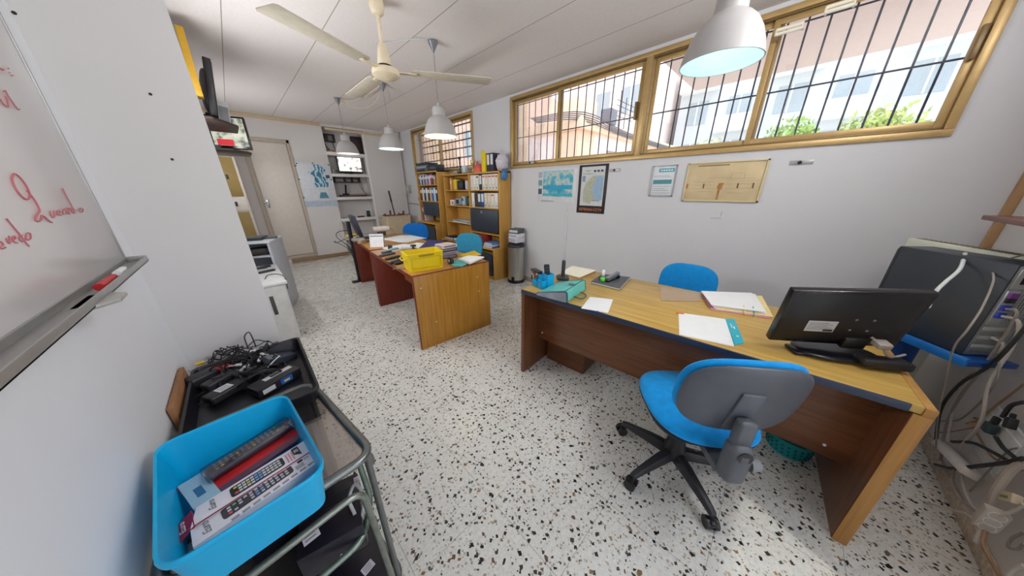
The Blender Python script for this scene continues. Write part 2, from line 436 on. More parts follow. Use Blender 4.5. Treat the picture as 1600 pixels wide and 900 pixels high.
# ================================================================== outdoors
ORW = plain((240, 208, 176), .8, var=.05, sc=2); PKW = plain((243, 226, 218), .8, var=.04, sc=2); WHW = plain((236, 232, 226), .8, var=.04, sc=2)
b = B(); box(b, (WX+.18, -30, -.12), (60, 60, -.02)); box(b, (-30, -30, -.12), (WX+.18, NY-.4, -.02)); struct('ground_terrace', b, plain((226, 220, 210), .9))
b = B(); box(b, (WX+.18, -5, 3.0), (6.05, 1.68, 3.18), .01); struct('ceiling_canopy', b, plain((206, 190, 184), .8, var=.03))
b = B(); box(b, (3.39, 3.34, 0), (3.66, 3.62, 3.4)); box(b, (3.39, 6.30, 0), (4.3, 6.7, 3.4)); struct('wall_exterior_piers', b, ORW)
# orange house with cables along its eave
h = thing('house', 'orange rendered house with a cable run under its eave seen through the long window', 'house', (9, 5.5, 0))
b = B(); box(b, (-3, -1.6, 0), (5, .5, 2.72)); mesh('wall', b, PKW, h)
b = B(); box(b, (-3.1, -1.72, 2.72), (5.1, .6, 2.95), .01); mesh('eave', b, ORW, h)
b = B(); box(b, (-3.02, -1.62, 0), (-2.3, -.95, 3.36), .01); mesh('corner_tower', b, ORW, h)
for x in (-1.2, 1.2, 3.4):
    b = B(); box(b, (x-.35, -1.63, 1.3), (x+.35, -1.58, 2.4)); mesh('window', b, plain((150, 140, 136), .3), h)
for k in range(5):
    b = B(); tube(b, [(-3.3, -.6+.05*k, 2.95+.03*k), (-3.05, -1.66-.02*k, 2.88+.035*k), (-1, -1.75, 2.78+.03*k), (2, -1.75, 2.74+.03*k), (5, -1.75, 2.75+.03*k)], .011, 6); mesh('cable', b, plain((96, 96, 106), .6), h)
b = B(); box(b, (-1.9, -1.78, 2.96), (-1.55, -1.5, 3.3), .02); mesh('junction_box', b, plain((110, 110, 118), .5), h)
for k in range(3):
    b = B(); cyl(b, (-.9+.35*k, -1.5, 2.9), (-.9+.35*k, -1.5, 3.9-.1*k), .012); 
    for q in range(4): cyl(b, (-1.1+.35*k, -1.5, 3.3+.12*q), (-.7+.35*k, -1.5, 3.3+.12*q), .008)
    mesh('aerial', b, DKGREY, h)
# apartment block across the street
def block(loc, w, hgt, floors, bays, mat, label, rot=0, bal=True):
    t = thing('apartment_block', label, 'building', loc, rot)
    b = B(); box(b, (0, -w/2, 0), (8, w/2, hgt), .02); mesh('facade', b, mat, t)
    fh = hgt/floors; bw = w/bays; wm = plain((164, 176, 180), .35); bm_ = plain((236, 240, 240), .7)
    for f in range(floors):
        for k in range(bays):
            y = -w/2+(k+.5)*bw; z = f*fh
            b = B(); box(b, (-.03, y-bw*.26, z+fh*.28), (.05, y+bw*.26, z+fh*.82)); wn = mesh('window', b, wm, t)
            b = B(); box(b, (-.05, y-.03, z+fh*.28), (-.02, y+.03, z+fh*.82)); mesh('mullion', b, bm_, wn)
            if bal and (k+f) % 2 == 0:
                b = B(); box(b, (-.9, y-bw*.46, z+fh*.02), (0, y+bw*.46, z+fh*.07)); box(b, (-.9, y-bw*.46, z+fh*.07), (-.82, y+bw*.46, z+fh*.34)); mesh('balcony', b, bm_, t)
block((21, -1.5, 0), 16, 8.8, 4, 8, plain((200, 208, 210), .8), 'pale grey apartment block with white balconies across the street')
block((17, 9.5, 0), 5, 9.5, 4, 3, PKW, 'pinkish plain apartment block behind the orange house', 0, False)
block((9, 14, 0), 7.5, 7, 3, 5, plain((240, 206, 184), .8), 'peach building facing the short barred window', math.radians(20), False)
block((15.5, 26, 0), 6, 5.6, 2, 8, plain((140, 164, 196), .3), 'bluish glazed building at the edge of the short barred window', math.radians(25), False)
# garden trees
def tree(x, y, top, rx, rz, label, c):
    t = thing('garden_tree', label, 'tree', (x, y, 0), 0, None); rnd = random.Random(int(x*100+y*10))
    b = B(); tube(b, [(0, 0, 0), (.05, .03, top*.4), (.0, .1, top*.7)], .07, 8); mesh('trunk', b, plain((120, 100, 80), .9), t)
    b = B(); cz = top-rz
    for i in range(2600):
        d = Vector((rnd.gauss(0, 1), rnd.gauss(0, 1), rnd.gauss(0, 1))).normalized()*(rnd.random()**.4)
        wob = 1+.25*math.sin(5*d.x+3*d.y+x*3)*math.cos(4*d.z)
        p = Vector((d.x*rx*wob, d.y*rx*wob, cz+d.z*rz*wob)); s = rnd.uniform(.03, .075)
        q = Euler((rnd.random()*6, rnd.random()*6, rnd.random()*6)).to_matrix()
        vs = [b.verts.new(p+q @ Vector(v)) for v in ((-s, 0, 0), (0, -s*.45, .01), (s, 0, 0), (0, s*.45, .01))]
        b.faces.new(vs)
    mesh('crown', b, plain(c, .8, var=.25, sc=4), t, 180)
tree(9.0, -.75, 2.85, .55, .7, 'yellow green tree filling the window corner nearest the pendant lamp', (188, 204, 120))
tree(9.6, .45, 2.88, .55, .7, 'bright green tree under the balconies beside the yellow green one', (158, 190, 96))
tree(12.6, 2.7, 3.0, .7, .7, 'small pale tree beside the orange house', (196, 206, 150))

# ================================================================== light
w = bpy.data.worlds.new('sky'); SC.world = w; w.use_nodes = True; nt = w.node_tree
bg = nt.nodes['Background']
tc = N(nt, 'ShaderNodeTexCoord'); sp = N(nt, 'ShaderNodeSeparateXYZ'); nt.links.new(tc.outputs['Generated'], sp.inputs[0])
nt.links.new(ramp(nt, mth(nt, 'MULTIPLY_ADD', sp.outputs[2], .5, .5), [(.45, lin((236, 238, 240))), (.62, lin((226, 236, 255)))]), bg.inputs['Color'])
bg.inputs['Strength'].default_value = 2.0
def portal(y0, y1):
    l = bpy.data.lights.new('window_portal', 'AREA'); l.shape = 'RECTANGLE'; l.size = WT-WB; l.size_y = y1-y0; l.cycles.is_portal = True
    o = bpy.data.objects.new('window_portal', l); COL.objects.link(o)
    o.matrix_world = frame_m((WX+.09, (y0+y1)/2, (WB+WT)/2), (0, 0, 1), (0, 1, 0))   # -Z axis points into the room
    return o
for y0, y1 in (W1, W2):
    o = portal(y0, y1)
    if (o.matrix_world.to_3x3() @ Vector((0, 0, -1))).x > 0: o.matrix_world = frame_m(o.location, (0, 0, 1), (0, -1, 0))
l = bpy.data.lights.new('door_added_portal', 'AREA'); l.shape = 'RECTANGLE'; l.size = DX1-DX0; l.size_y = DH; l.cycles.is_portal = True
o = bpy.data.objects.new('door_added_portal', l); COL.objects.link(o); o.matrix_world = frame_m(((DX0+DX1)/2, NY-.14, DH/2), (1, 0, 0), (0, 0, -1))
if (o.matrix_world.to_3x3() @ Vector((0, 0, -1))).y < 0: o.matrix_world = frame_m(o.location, (1, 0, 0), (0, 0, 1))
sun = bpy.data.lights.new('sun', 'SUN'); sun.energy = 1.5; sun.angle = .02; sun.color = (1, .95, .86)
so = bpy.data.objects.new('sun', sun); COL.objects.link(so); so.rotation_euler = Euler((math.radians(24), 0, math.radians(-20)))
SC.view_settings.view_transform = 'Standard'; SC.view_settings.look = 'None'; SC.view_settings.gamma = 1
SC.view_settings.use_curve_mapping = False; SC.view_settings.exposure = 0.44
cy = SC.cycles
cy.max_bounces = 10; cy.diffuse_bounces = 6; cy.glossy_bounces = 4; cy.transparent_max_bounces = 16; cy.use_denoising = True
cy.sample_clamp_indirect = 6; cy.caustics_reflective = False; cy.caustics_refractive = False; cy.blur_glossy = .5

# pendant lamps
PROF = [(.0, .285), (.012, .285), (.014, .262), (.045, .258), (.057, .248), (.060, .235), (.063, .178), (.070, .170), (.085, .162), (.110, .138), (.133, .098), (.150, .05), (.159, .01), (.161, .0), (.156, .0), (.154, .01), (.145, .05), (.128, .096), (.105, .134), (.082, .156), (.06, .165), (.0, .165)]
def pendant(x, y, zr, label, glow, watt, col):
    t = thing('pendant_lamp', label, 'pendant lamp', (x, y, zr), 0, 'bell shaped pendant lamps')
    b = B(); lathe(b, PROF[:14], 48, cap=False); mesh('lamp_shade', b, LAMPOUT, t)
    b = B(); lathe(b, PROF[13:], 48, cap=False); mesh('shade_lining', b, plain(glow, .5, var=.02), t)
    b = B(); cyl(b, (0, 0, .28), (0, 0, CZ-zr-.07), .0032, seg=8); mesh('cord', b, MIDGREY, t)
    b = B(); lathe(b, [(0, CZ-zr-.085), (.008, CZ-zr-.085), (.012, CZ-zr-.075), (.04, CZ-zr-.02), (.046, CZ-zr-.006), (.044, CZ-zr), (0, CZ-zr)], 24, cap=False); mesh('ceiling_rose', b, plain((116, 118, 124), .4, .3), t)
    b = B(); lathe(b, [(0, .075), (.022, .080), (.030, .10), (.026, .125), (.017, .145), (.015, .164)], 20, cap=False); mesh('bulb', b, emit(col, .7), t)
    l = bpy.data.lights.new('lamp_light', 'POINT'); l.energy = watt; l.shadow_soft_size = .05; l.color = [v/255 for v in col]
    o = bpy.data.objects.new('lamp_light', l); COL.objects.link(o); o.location = (x, y, zr+.045)
pendant(1.745, .405, 1.985, 'large looking white pendant lamp closest to the long window above the monitor desk', (214, 238, 240), .45, (236, 250, 255))
pendant(1.645, 2.675, 1.945, 'white pendant lamp glowing warm yellow in front of the bookcases', (244, 238, 206), 1.6, (255, 238, 190))
pendant(1.71, 4.053, 1.965, 'white pendant lamp between the glowing one and the television niche', (214, 238, 236), .9, (240, 252, 250))
pendant(1.462, 5.104, 1.975, 'white pendant lamp hanging in front of the lit television', (232, 228, 224), .6, (255, 248, 238))

# unseen battens added to brighten the room, on near wall and behind pillar
def batten(loc, rz, watt, label):
    t = thing('added_fill_batten', label, 'lamp', loc, rz, 'added fill lights')
    b = B(); box(b, (-.62, -.035, -.03), (.62, 0, .03), .006); mesh('housing', b, WHITEP, t)
    b = B(); cyl(b, (-.58, -.055, 0), (.58, -.055, 0), .013, seg=16); mesh('tube', b, emit((250, 252, 255), 4.0), t)
    for s in (-1, 1):
        b = B(); box(b, (s*.6-.012, -.075, -.022), (s*.6+.012, -.03, .022), .004); mesh('end_holder', b, WHITEP, t)
    l = bpy.data.lights.new('added_fill_light', 'AREA'); l.shape = 'RECTANGLE'; l.size = 1.16; l.size_y = .06; l.energy = watt; l.color = (.97, .985, 1)
    o = bpy.data.objects.new('added_fill_light', l); COL.objects.link(o)
    o.matrix_world = Matrix.Translation(loc) @ Rz(rz) @ Tm(0, -.075, 0) @ Matrix.Rotation(PI/2, 4, 'X') @ Matrix.Rotation(PI, 4, 'Y') @ Matrix.Rotation(PI, 4, 'Y')
    if ((o.matrix_world.to_3x3() @ Vector((0, 0, -1))) - (Rz(rz).to_3x3() @ Vector((0, -1, 0)))).length > .1:
        o.matrix_world = Matrix.Translation(loc) @ Rz(rz) @ Tm(0, -.075, 0) @ Matrix.Rotation(-PI/2, 4, 'X')
batten((1.58, NY, 2.48), PI, 27, 'added fill light, unseen on the near wall beside the added door')
batten((LX, 3.0, 1.80), PI/2, 19, 'added fill light, unseen on the recess wall just behind the pillar')
batten((LX, 5.6, 1.75), PI/2, 11, 'added fill light, unseen on the recess wall near the olive cupboard')
# ================================================================== desks
def desk_near():
    a = math.atan2(-.9974, .072); t = thing('office_desk', 'long wooden desk with blue front edging below the large window', 'desk', (1.384, 1.30, 0), a)
    Ln, D, H = 1.80, .80, .74
    b = B(); box(b, (0, 0, H-.03), (Ln-.0125, D, H), .002); mesh('desktop', b, DESKW, t)
    b = B(); box(b, (0, -.006, H-.032), (Ln-.04, .004, H+.001), .004); mesh('front_edging', b, plain((40, 52, 78), .4), t)
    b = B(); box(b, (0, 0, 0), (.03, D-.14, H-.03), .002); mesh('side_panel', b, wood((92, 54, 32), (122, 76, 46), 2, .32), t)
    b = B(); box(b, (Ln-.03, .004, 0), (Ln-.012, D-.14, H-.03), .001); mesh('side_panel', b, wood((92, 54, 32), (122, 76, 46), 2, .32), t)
    b = B(); box(b, (Ln-.012, .0, 0), (Ln+.014, D-.14, H-.0), .002); mesh('outer_board', b, wood((168, 124, 64), (198, 152, 84), 2, .35), t)
    b = B(); box(b, (Ln-.0295, -.004, 0), (Ln+.014, -.0002, H-.033), .001); box(b, (Ln-.0122, -.004, H-.033), (Ln+.014, -.0002, H), .001); mesh('edge_strip', b, wood((160, 112, 56), (186, 136, 70), 2, .35), t)
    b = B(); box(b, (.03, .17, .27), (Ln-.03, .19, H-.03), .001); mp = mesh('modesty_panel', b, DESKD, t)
    for x in (.09, Ln-.12):
        b = B(); cyl(b, (x, .1695, .33), (x, .165, .33), .006, seg=10); mesh('screw_cap', b, PAPER, mp)
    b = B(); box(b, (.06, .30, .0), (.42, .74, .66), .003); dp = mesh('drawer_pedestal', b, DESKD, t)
    return t
desk_near()
def desk_far(loc, ang, Ln, label, near_mat, closed):
    t = thing('office_desk', label, 'desk', (*loc, 0), ang); D, H = .81, .74
    b = B(); box(b, (0, 0, H-.028), (D, Ln, H), .002); mesh('desktop', b, DESKT, t)
    b = B(); box(b, (-.004, 0, H-.03), (.003, Ln, H+.001), .002); mesh('front_edging', b, REDW, t)
    b = B(); box(b, (0, -.003, 0), (D, .024, H-.0), .002); p = mesh('end_panel', b, near_mat, t)
    b = B(); box(b, (-.005, -.005, 0), (.004, .022, H), .002); mesh('edge_strip', b, REDW, p)
    b = B(); box(b, (0, -.006, H-.006), (D, .02, H+.002), .002); mesh('top_edging', b, REDW, p)
    if closed:
        for x, z in ((.06, .62), (.17, .25), (.66, .60), (.67, .44)):
            b = B(); cyl(b, (x, -.003, z), (x, -.006, z), .005, seg=10); mesh('screw_cap', b, PAPERY, p)
    b = B(); box(b, (0, Ln-.025, 0), (D-.02, Ln, H-.028), .002); p2 = mesh('end_panel', b, REDW, t)
    b = B(); box(b, (.36, .024, .30), (.378, Ln-.025, H-.028), .001); mesh('modesty_panel', b, wood((150, 92, 44), (176, 116, 60), 1, .35), t)
    return t
desk_far((.945, 2.185), math.radians(-4.4), 1.37, 'wooden desk with the yellow bin on it, its broad end panel facing the room', DESKO, True)
desk_far((1.061, 3.592), math.radians(-6.3), 1.19, 'wooden desk behind the yellow bin desk, covered with papers and a white calendar', REDW, False)

# ================================================================== chairs
def chair(loc, rz, seat_c, label, phase=0, off=(0, 0), bz=0, group='blue swivel office chairs'):
    t = thing('office_chair', label, 'chair', (*loc, 0), rz, group); fb = fabric(seat_c)
    Mb = Tm(0, -.245, .715+bz) @ Matrix.Rotation(math.radians(-80), 4, 'X')
    b = B(); pad(b, .46, .49, .075, 2.7, bx=-.08, by=-.15, M=Tm(0, 0, .462)); mesh('seat', b, fb, t)
    b = B(); pad(b, .44, .45, .03, 3.4, M=Tm(0, 0, .425)); mesh('seat_pan', b, CHAR, t)
    b = B(); pad(b, .44, .35, .06, 2.9, bx=.55, by=-.2, M=Mb @ Tm(0, 0, .012)); br = mesh('backrest', b, fb, t)
    b = B(); pad(b, .43, .34, .045, 2.9, bx=.55, by=-.2, M=Mb @ Tm(0, 0, -.016)); mesh('back_shell', b, plain((82, 86, 94), .45, bmp=.06, bsc=400), t)
    b = B(); prism(b, [(-.045, -.145), (.045, -.145), (.04, .06), (-.04, .06)], -.047, -.03, Mb @ Matrix.Rotation(PI, 4, 'Z') @ Tm(0, 0, 0), .008); mesh('back_rib', b, plain((88, 92, 100), .45), t)
    G = plain((84, 88, 94), .45)
    b = B(); box(b, (-.042, -.352, .375), (.042, -.275, .56), .03, None, 4); box(b, (-.032, -.325, .50), (.032, -.285, .66), .012, None, 3); box(b, (-.045, -.30, .375), (.045, .02, .41), .01); mk = mesh('tilt_bracket', b, G, t)
    b = B(); cyl(b, (.05, -.315, .46), (.085, -.315, .46), .026, .022, 14); mesh('adjusting_knob', b, MIDGREY, mk); b = B(); cyl(b, (0, -.352, .525), (0, -.347, .525), .026, .024, 20); mesh('socket_hole', b, BLACK, mk)
    b = B(); cyl(b, (.06, .04, .41), (.22, .06, .40), .006); box(b, (.2, .045, .39), (.26, .075, .41), .008); mesh('lever', b, CHAR, t)
    ox, oy = off
    b = B(); lathe(b, [(0, .10), (.05, .10), (.052, .15), (.04, .20), (.042, .24), (.038, .28), (.04, .32), (.034, .36), (.034, .42), (0, .42)], 24, Tm(ox, oy, 0), False); mesh('gas_column', b, BLACK, t)
    for k in range(5):
        a = math.radians(phase+72*k)-rz; M = Tm(ox, oy, 0) @ Rz(a)
        b = B(); tb = B()
        vs = []
        for x, z0, z1, w in ((.03, .085, .145, .028), (.12, .085, .135, .025), (.24, .078, .108, .02), (.29, .07, .092, .017)):
            vs.append([tb.verts.new((x, -w, z0)), tb.verts.new((x, w, z0)), tb.verts.new((x, w*.7, z1)), tb.verts.new((x, -w*.7, z1))])
        for p, q in zip(vs, vs[1:]):
            for i in range(4): tb.faces.new((p[i], p[(i+1) % 4], q[(i+1) % 4], q[i]))
        tb.faces.new(vs[0]); tb.faces.new(vs[-1]); bmesh.ops.recalc_face_normals(tb, faces=tb.faces)
        bmesh.ops.bevel(tb, geom=tb.edges[:], offset=.004, segments=2, affect='EDGES', profile=.5); _merge(b, tb, M)
        lg = mesh('base_leg', b, plain((40, 40, 44), .45), t)
        b = B(); Mw = M @ Tm(.287, 0, 0) @ Rz(.9+k)
        for s in (-1, 1): cyl(b, Mw @ Vector((0, s*.008, .028)), Mw @ Vector((0, s*.026, .028)), .0275, seg=20)
        lathe(b, [(0, .072), (.012, .072), (.012, .03), (0, .03)], 12, Mw, False); box(b, (-.026, -.014, .028), (.012, .014, .058), .006, Mw); mesh('caster', b, BLACK, lg)
    return t
a = math.radians(-52)
chair((1.37, .12), a, (14, 148, 222), 'bright blue swivel chair with dark shell, its back to the camera', 86, (-.02, .01))
chair((2.44, .50), math.radians(92), (16, 136, 206), 'blue chair tucked in behind the long desk, only its back showing', 20, (0, 0), -.06)
chair((1.93, 2.93), math.radians(108), (44, 132, 166), 'faded teal blue chair behind the desk with the yellow bin', 40)
chair((2.06, 4.50), math.radians(142), (16, 104, 186), 'deep blue chair by the paper covered desk near the left bookcase', 10)

# ================================================================== bookcases
def bookcase(name, label, y0, y1, xf, zt, shelves, divs, lower_x, lower_z, flaps, lows):
    t = thing(name, label, 'bookcase', (WX-.008, (y0+y1)/2, 0)); ox, oy = WX-.008, (y0+y1)/2
    def add(nm, lo, hi, m, bev=.002):
        b = B(); box(b, (lo[0]-ox, lo[1]-oy, lo[2]), (hi[0]-ox, hi[1]-oy, hi[2]), bev); return mesh(nm, b, m, t)
    xb = WX-.008
    for y in (y0, y1-.02): add('side_panel', (xf, y, 0), (xb, y+.02, zt), SHELFW)
    for y in divs: add('divider', (xf, y-.011, 0), (xb-.01, y+.011, zt-.02), SHELFW)
    add('back_panel', (xb-.01, y0, .0), (xb, y1, zt), SHELFW)
    add('top_panel', (xf-.005, y0, zt-.022), (xb, y1, zt), SHELFH)
    for (a, c, z) in shelves: add('shelf', (xf+.004, a, z-.018), (xb-.01, c, z), SHELFH)
    add('lower_top', (lower_x-.01, y0-.002, lower_z-.02), (xb-.01, y1+.002, lower_z), SHELFH)
    for y in (y0, y1-.02): add('lower_side', (lower_x, y-.001, 0), (xf+.01, y+.021, lower_z-.02), SHELFW)
    add('plinth', (lower_x+.02, y0+.02, 0), (lower_x+.04, y1-.02, .06), SHELFW)
    for y in divs: add('lower_divider', (lower_x+.002, y-.012, .0), (xf, y+.012, lower_z-.02), SHELFW)
    for (a, c, z0, z1, lock) in flaps:
        d = add('flap_door', (xf-.016, a, z0), (xf+.002, c, z1), SLATE, .03 if False else .006)
        if lock:
            b = B(); lathe(b, [(0, 0), (.028, 0), (.026, .012), (0, .014)], 20, frame_m((xf-.016-ox, (a+c)/2-oy+.03, z1-.05), (0, -1, 0), (0, 0, 1)), False); mesh('lock', b, STEEL, d)
    for (a, c, z0, z1) in lows:
        b = B(); r = .05; pts = []
        for cx, cz, a0 in ((c-r, z1-r, 0), (a+r, z1-r, 90), (a+r, z0+r, 180), (c-r, z0+r, 270)):
            for k in range(6): an = math.radians(a0+18*k); pts.append((cx+r*math.cos(an)-oy, cz+r*math.sin(an)))
        prism(b, pts, 0, .018, frame_m((lower_x-.006-ox, 0, 0), (0, 1, 0), (0, 0, 1))); mesh('cupboard_door', b, SLATE, t)
    return t
YA, YM, YB = 3.25, 4.03, 4.83; XF = 2.945
bookcase('bookcase', 'tall oak coloured bookcase with white binders and a dark flap door', YA, YB, XF, 1.705,
    [(YA+.02, YM-.011, 1.435), (YA+.02, YM-.011, 1.16), (YM+.011, YB-.02, 1.435), (YM+.011, YB-.02, 1.165), (YM+.011, YB-.02, .86), (YA+.02, YM-.011, .74)],
    (YM,), 2.80, .53, [(YA+.03, YM-.02, .77, 1.135, True)], [(YA+.05, YM-.05, .07, .45), (YM+.05, YB-.05, .07, .45)])
Y2A, Y2B = 4.98, 5.82; XF2 = 2.90
bookcase('bookcase', 'narrower oak coloured bookcase in the corner with the printer on top', Y2A, Y2B, XF2, 1.785,
    [(Y2A+.02, Y2B-.02, 1.535), (Y2A+.02, Y2B-.02, 1.222)], (), 2.78, .80, [(Y2A+.03, Y2B-.20, .93, 1.20, False)], [(Y2A+.05, Y2B-.05, .08, .72)])
# binders
def binder(y, z, w, h, x, spine, lab, label, group, strip=None):
    t = thing('ring_binder', label, 'binder', (x, y, z), 0, group)
    b = B(); box(b, (0, -w/2, 0), (.235, w/2, h), .004); mesh('cover', b, plain(spine, .5), t)
    b = B(); box(b, (-.0012, -w*.36, h*.38), (.001, w*.36, h*.93)); lb = mesh('spine_label', b, plain(lab, .8), t)
    if strip:
        b = B(); box(b, (-.002, -w*.36, h*.80), (0, w*.36, h*.90)); mesh('label_band', b, plain(strip, .7), lb)
    b = B(); lathe(b, [(.0, 0), (.011, 0), (.009, .002), (0, .002)], 14, frame_m((-.0002, 0, h*.14), (0, -1, 0), (0, 0, 1)), False); mesh('finger_hole', b, BLACK, t)
    return t
WB_ = (226, 222, 212); OFF = (216, 204, 180)
row1 = [(WB_, WB_, None, 'white binder at the window end of the upper binder row'), (WB_, (236, 232, 226), None, 'white binder second from the divider in the upper row'), (WB_, (232, 226, 214), (90, 90, 90), 'white binder with a grey band beside the black one'), ((50, 50, 54), (214, 216, 214), None, 'black binder with white label in the upper row'), (WB_, (238, 236, 230), (214, 110, 96), 'white binder with red band right after the black one'), (OFF, (226, 220, 206), (212, 120, 100), 'cream binder with red band in the middle of the upper row'), (WB_, (232, 228, 220), (206, 90, 84), 'white binder with broad red band third from the right end'), (WB_, (238, 234, 228), (200, 80, 76), 'white binder with dark red band second from the right end'), (WB_, (228, 222, 210), (196, 96, 90), 'white binder at the right end of the upper row')]
row1[0] = row1[0][:3]+('plain white binder against the divider, first of the upper row',)
n = len(row1); y = YM-.02
for i, (s, l, st, lab) in enumerate(row1):
    w_ = .072 if i % 3 else .08; y -= w_/2+.004
    binder(y, 1.435, w_, .235, XF+.02, s, l, lab, 'binders on the top shelf', st); y -= w_/2
row2 = [(WB_, (234, 230, 222), None, 'plain white binder against the divider, first of the lower row'), ((58, 60, 66), (58, 60, 66), None, 'dark grey binder without label in the lower row'), ((62, 66, 74), (222, 222, 220), None, 'dark binder with white label beside the blue one'), ((36, 84, 158), (220, 224, 226), None, 'blue binder with white label in the lower row'), (OFF, (226, 214, 186), None, 'cream binder right after the blue one'), (OFF, (230, 220, 200), (214, 190, 140), 'cream binder with tan band in the lower row'), (WB_, (232, 226, 220), (208, 98, 92), 'white binder with red band in the lower row'), (WB_, (236, 232, 226), None, 'white binder at the right end of the lower row')]
y = YM-.03
for i, (s, l, st, lab) in enumerate(row2):
    w_ = .08; y -= w_/2+.006
    binder(y, 1.16, w_, .23, XF+.02, s, l, lab, 'binders on the second shelf', st); y -= w_/2
def book(y, z, w, h, d, x, c, label, group, name='book'):
    t = thing(name, label, 'book' if name == 'book' else 'folder', (x, y, z), 0, group)
    b = B(); box(b, (0, -w/2, 0), (d, w/2, h), .002); mesh('cover', b, plain(c, .55), t)
    b = B(); box(b, (-.0008, -w*.3, h*.6), (.001, w*.3, h*.85)); mesh('spine_label', b, PAPER, t)
rnd = random.Random(3)
cols = [(80, 104, 140), (200, 206, 206), (48, 54, 66), (196, 196, 204), (60, 70, 96), (176, 170, 190), (130, 96, 150), (210, 200, 200), (160, 70, 80), (70, 60, 70), (190, 150, 110)]
nm_ = ['slate blue', 'pale grey', 'near black', 'light lilac', 'dark blue', 'greyish violet', 'purple', 'off white', 'crimson', 'brownish black', 'tan']
y = Y2B-.05
for i in range(11):
    w_ = rnd.uniform(.045, .07); y -= w_/2+.003
    book(y, 1.535, w_, rnd.uniform(.17, .215), .2, XF2+.025, cols[i], '%s book in the upper row of the corner bookcase' % nm_[i], 'books on the corner bookcase'); y -= w_/2
c2 = [((96, 60, 44), 'brown'), ((214, 208, 196), 'ivory'), ((50, 54, 62), 'charcoal'), ((206, 210, 212), 'silver grey'), ((44, 48, 58), 'blackish'), ((208, 170, 120), 'sandy'), ((60, 110, 170), 'blue'), ((196, 214, 226), 'pale blue'), ((36, 52, 84), 'navy')]
y = Y2B-.05
for i, (c, nn) in enumerate(c2):
    w_ = .076; y -= w_/2+.004
    book(y, 1.222, w_, .255, .22, XF2+.025, c, '%s folder in the second row of the corner bookcase' % nn, 'folders on the corner bookcase', 'folder'); y -= w_/2
book(Y2B-.07, .80, .05, .32, .2, XF2+.03, (110, 70, 130), 'tall purple folder beside the dark flap of the corner bookcase', None, 'folder')
book(Y2B-.13, .80, .045, .31, .2, XF2+.03, (214, 206, 200), 'tall pale folder beside the dark flap of the corner bookcase', None, 'folder')
def blk(name, lo, hi, c, label, cat, bev=.005, det=None, rz=0, group=None, rough=.5):
    """small boxy thing with one detail part (lo, hi in fractions of its size)"""
    cx, cy = (lo[0]+hi[0])/2, (lo[1]+hi[1])/2; t = thing(name, label, cat, (cx, cy, lo[2]), rz, group)
    s = [hi[i]-lo[i] for i in range(3)]
    b = B(); box(b, (-s[0]/2, -s[1]/2, 0), (s[0]/2, s[1]/2, s[2]), bev); mesh('body', b, plain(c, rough), t)
    for nm, a, c_, col in (det or []):
        b = B(); box(b, ((a[0]-.5)*s[0], (a[1]-.5)*s[1], a[2]*s[2]), ((c_[0]-.5)*s[0], (c_[1]-.5)*s[1], c_[2]*s[2]), min(bev, .002)); mesh(nm, b, plain(col, .5), t)
    return t
XS = XF+.03
blk('document_box', (XS, 4.60, 1.435), (XS+.2, 4.66, 1.64), (214, 160, 96), 'orange brown file box standing on the upper left shelf', 'box', det=[('spine_label', (-.01, .2, .5), (.02, .8, .8), (238, 220, 190))])
blk('tin', (XS, 4.45, 1.435), (XS+.12, 4.56, 1.63), (224, 190, 30), 'yellow tin on the upper left shelf', 'tin', .02, [('lid', (-.02, -.02, .93), (1.02, 1.02, 1.03), (60, 60, 60))])
blk('radio_set', (XS, 4.25, 1.435), (XS+.12, 4.42, 1.59), (30, 30, 36), 'black boxed device on the upper left shelf beside the yellow tin', 'device', .01, [('panel', (-.02, .15, .2), (.02, .85, .8), (52, 52, 66))])
blk('spray_can', (XS, 4.10, 1.435), (XS+.06, 4.19, 1.60), (206, 204, 214), 'pale can near the divider on the upper left shelf', 'can', .025, [('cap', (.1, .1, .9), (.9, .9, 1.06), (190, 40, 44))])
blk('box', (XS, 4.58, 1.165), (XS+.12, 4.70, 1.26), (226, 222, 218), 'small white box on the middle left shelf', 'box', .004, [('end_label', (-.02, .1, .2), (.02, .5, .7), (200, 60, 60))])
blk('camera_housing', (XS, 4.34, 1.165), (XS+.16, 4.55, 1.30), (134, 150, 168), 'grey blue camera housing on the middle left shelf', 'device', .04, [('lens_cover', (-.05, .3, .25), (.05, .7, .75), (36, 42, 52))])
blk('camera_housing', (XS, 4.22, 1.165), (XS+.14, 4.33, 1.33), (176, 186, 194), 'pale grey upright device on the middle left shelf', 'device', .03, [('lens_cover', (-.05, .3, .5), (.05, .7, .8), (70, 80, 90))])
blk('pouch', (XS, 4.07, 1.165), (XS+.14, 4.2, 1.32), (52, 92, 82), 'dark green bundle next to the divider on the middle left shelf', 'pouch', .035, [('tie', (-.02, .4, .0), (1.02, .6, 1.02), (30, 52, 48))])
def paper_pile(poly, z, n, label, cat='papers', jit=.012, h=.004, c=None, group=None, name='paper_stack'):
    cx = sum(p[0] for p in poly)/len(poly); cy = sum(p[1] for p in poly)/len(poly); t = thing(name, label, cat, (cx, cy, z), 0, group); r = random.Random(int(abs(cx*1000+cy*77)))
    for k in range(n):
        a = r.uniform(-jit, jit)*3; dx, dy = r.uniform(-jit, jit), r.uniform(-jit, jit); b = B()
        pts = []
        for p in poly:
            x, y_ = p[0]-cx, p[1]-cy; pts.append((x*math.cos(a)-y_*math.sin(a)+dx, x*math.sin(a)+y_*math.cos(a)+dy))
        prism(b, pts, k*h, (k+1)*h-.0006); mesh('sheet', b, (c or [PAPER])[k % len(c or [PAPER])], t)
    return t
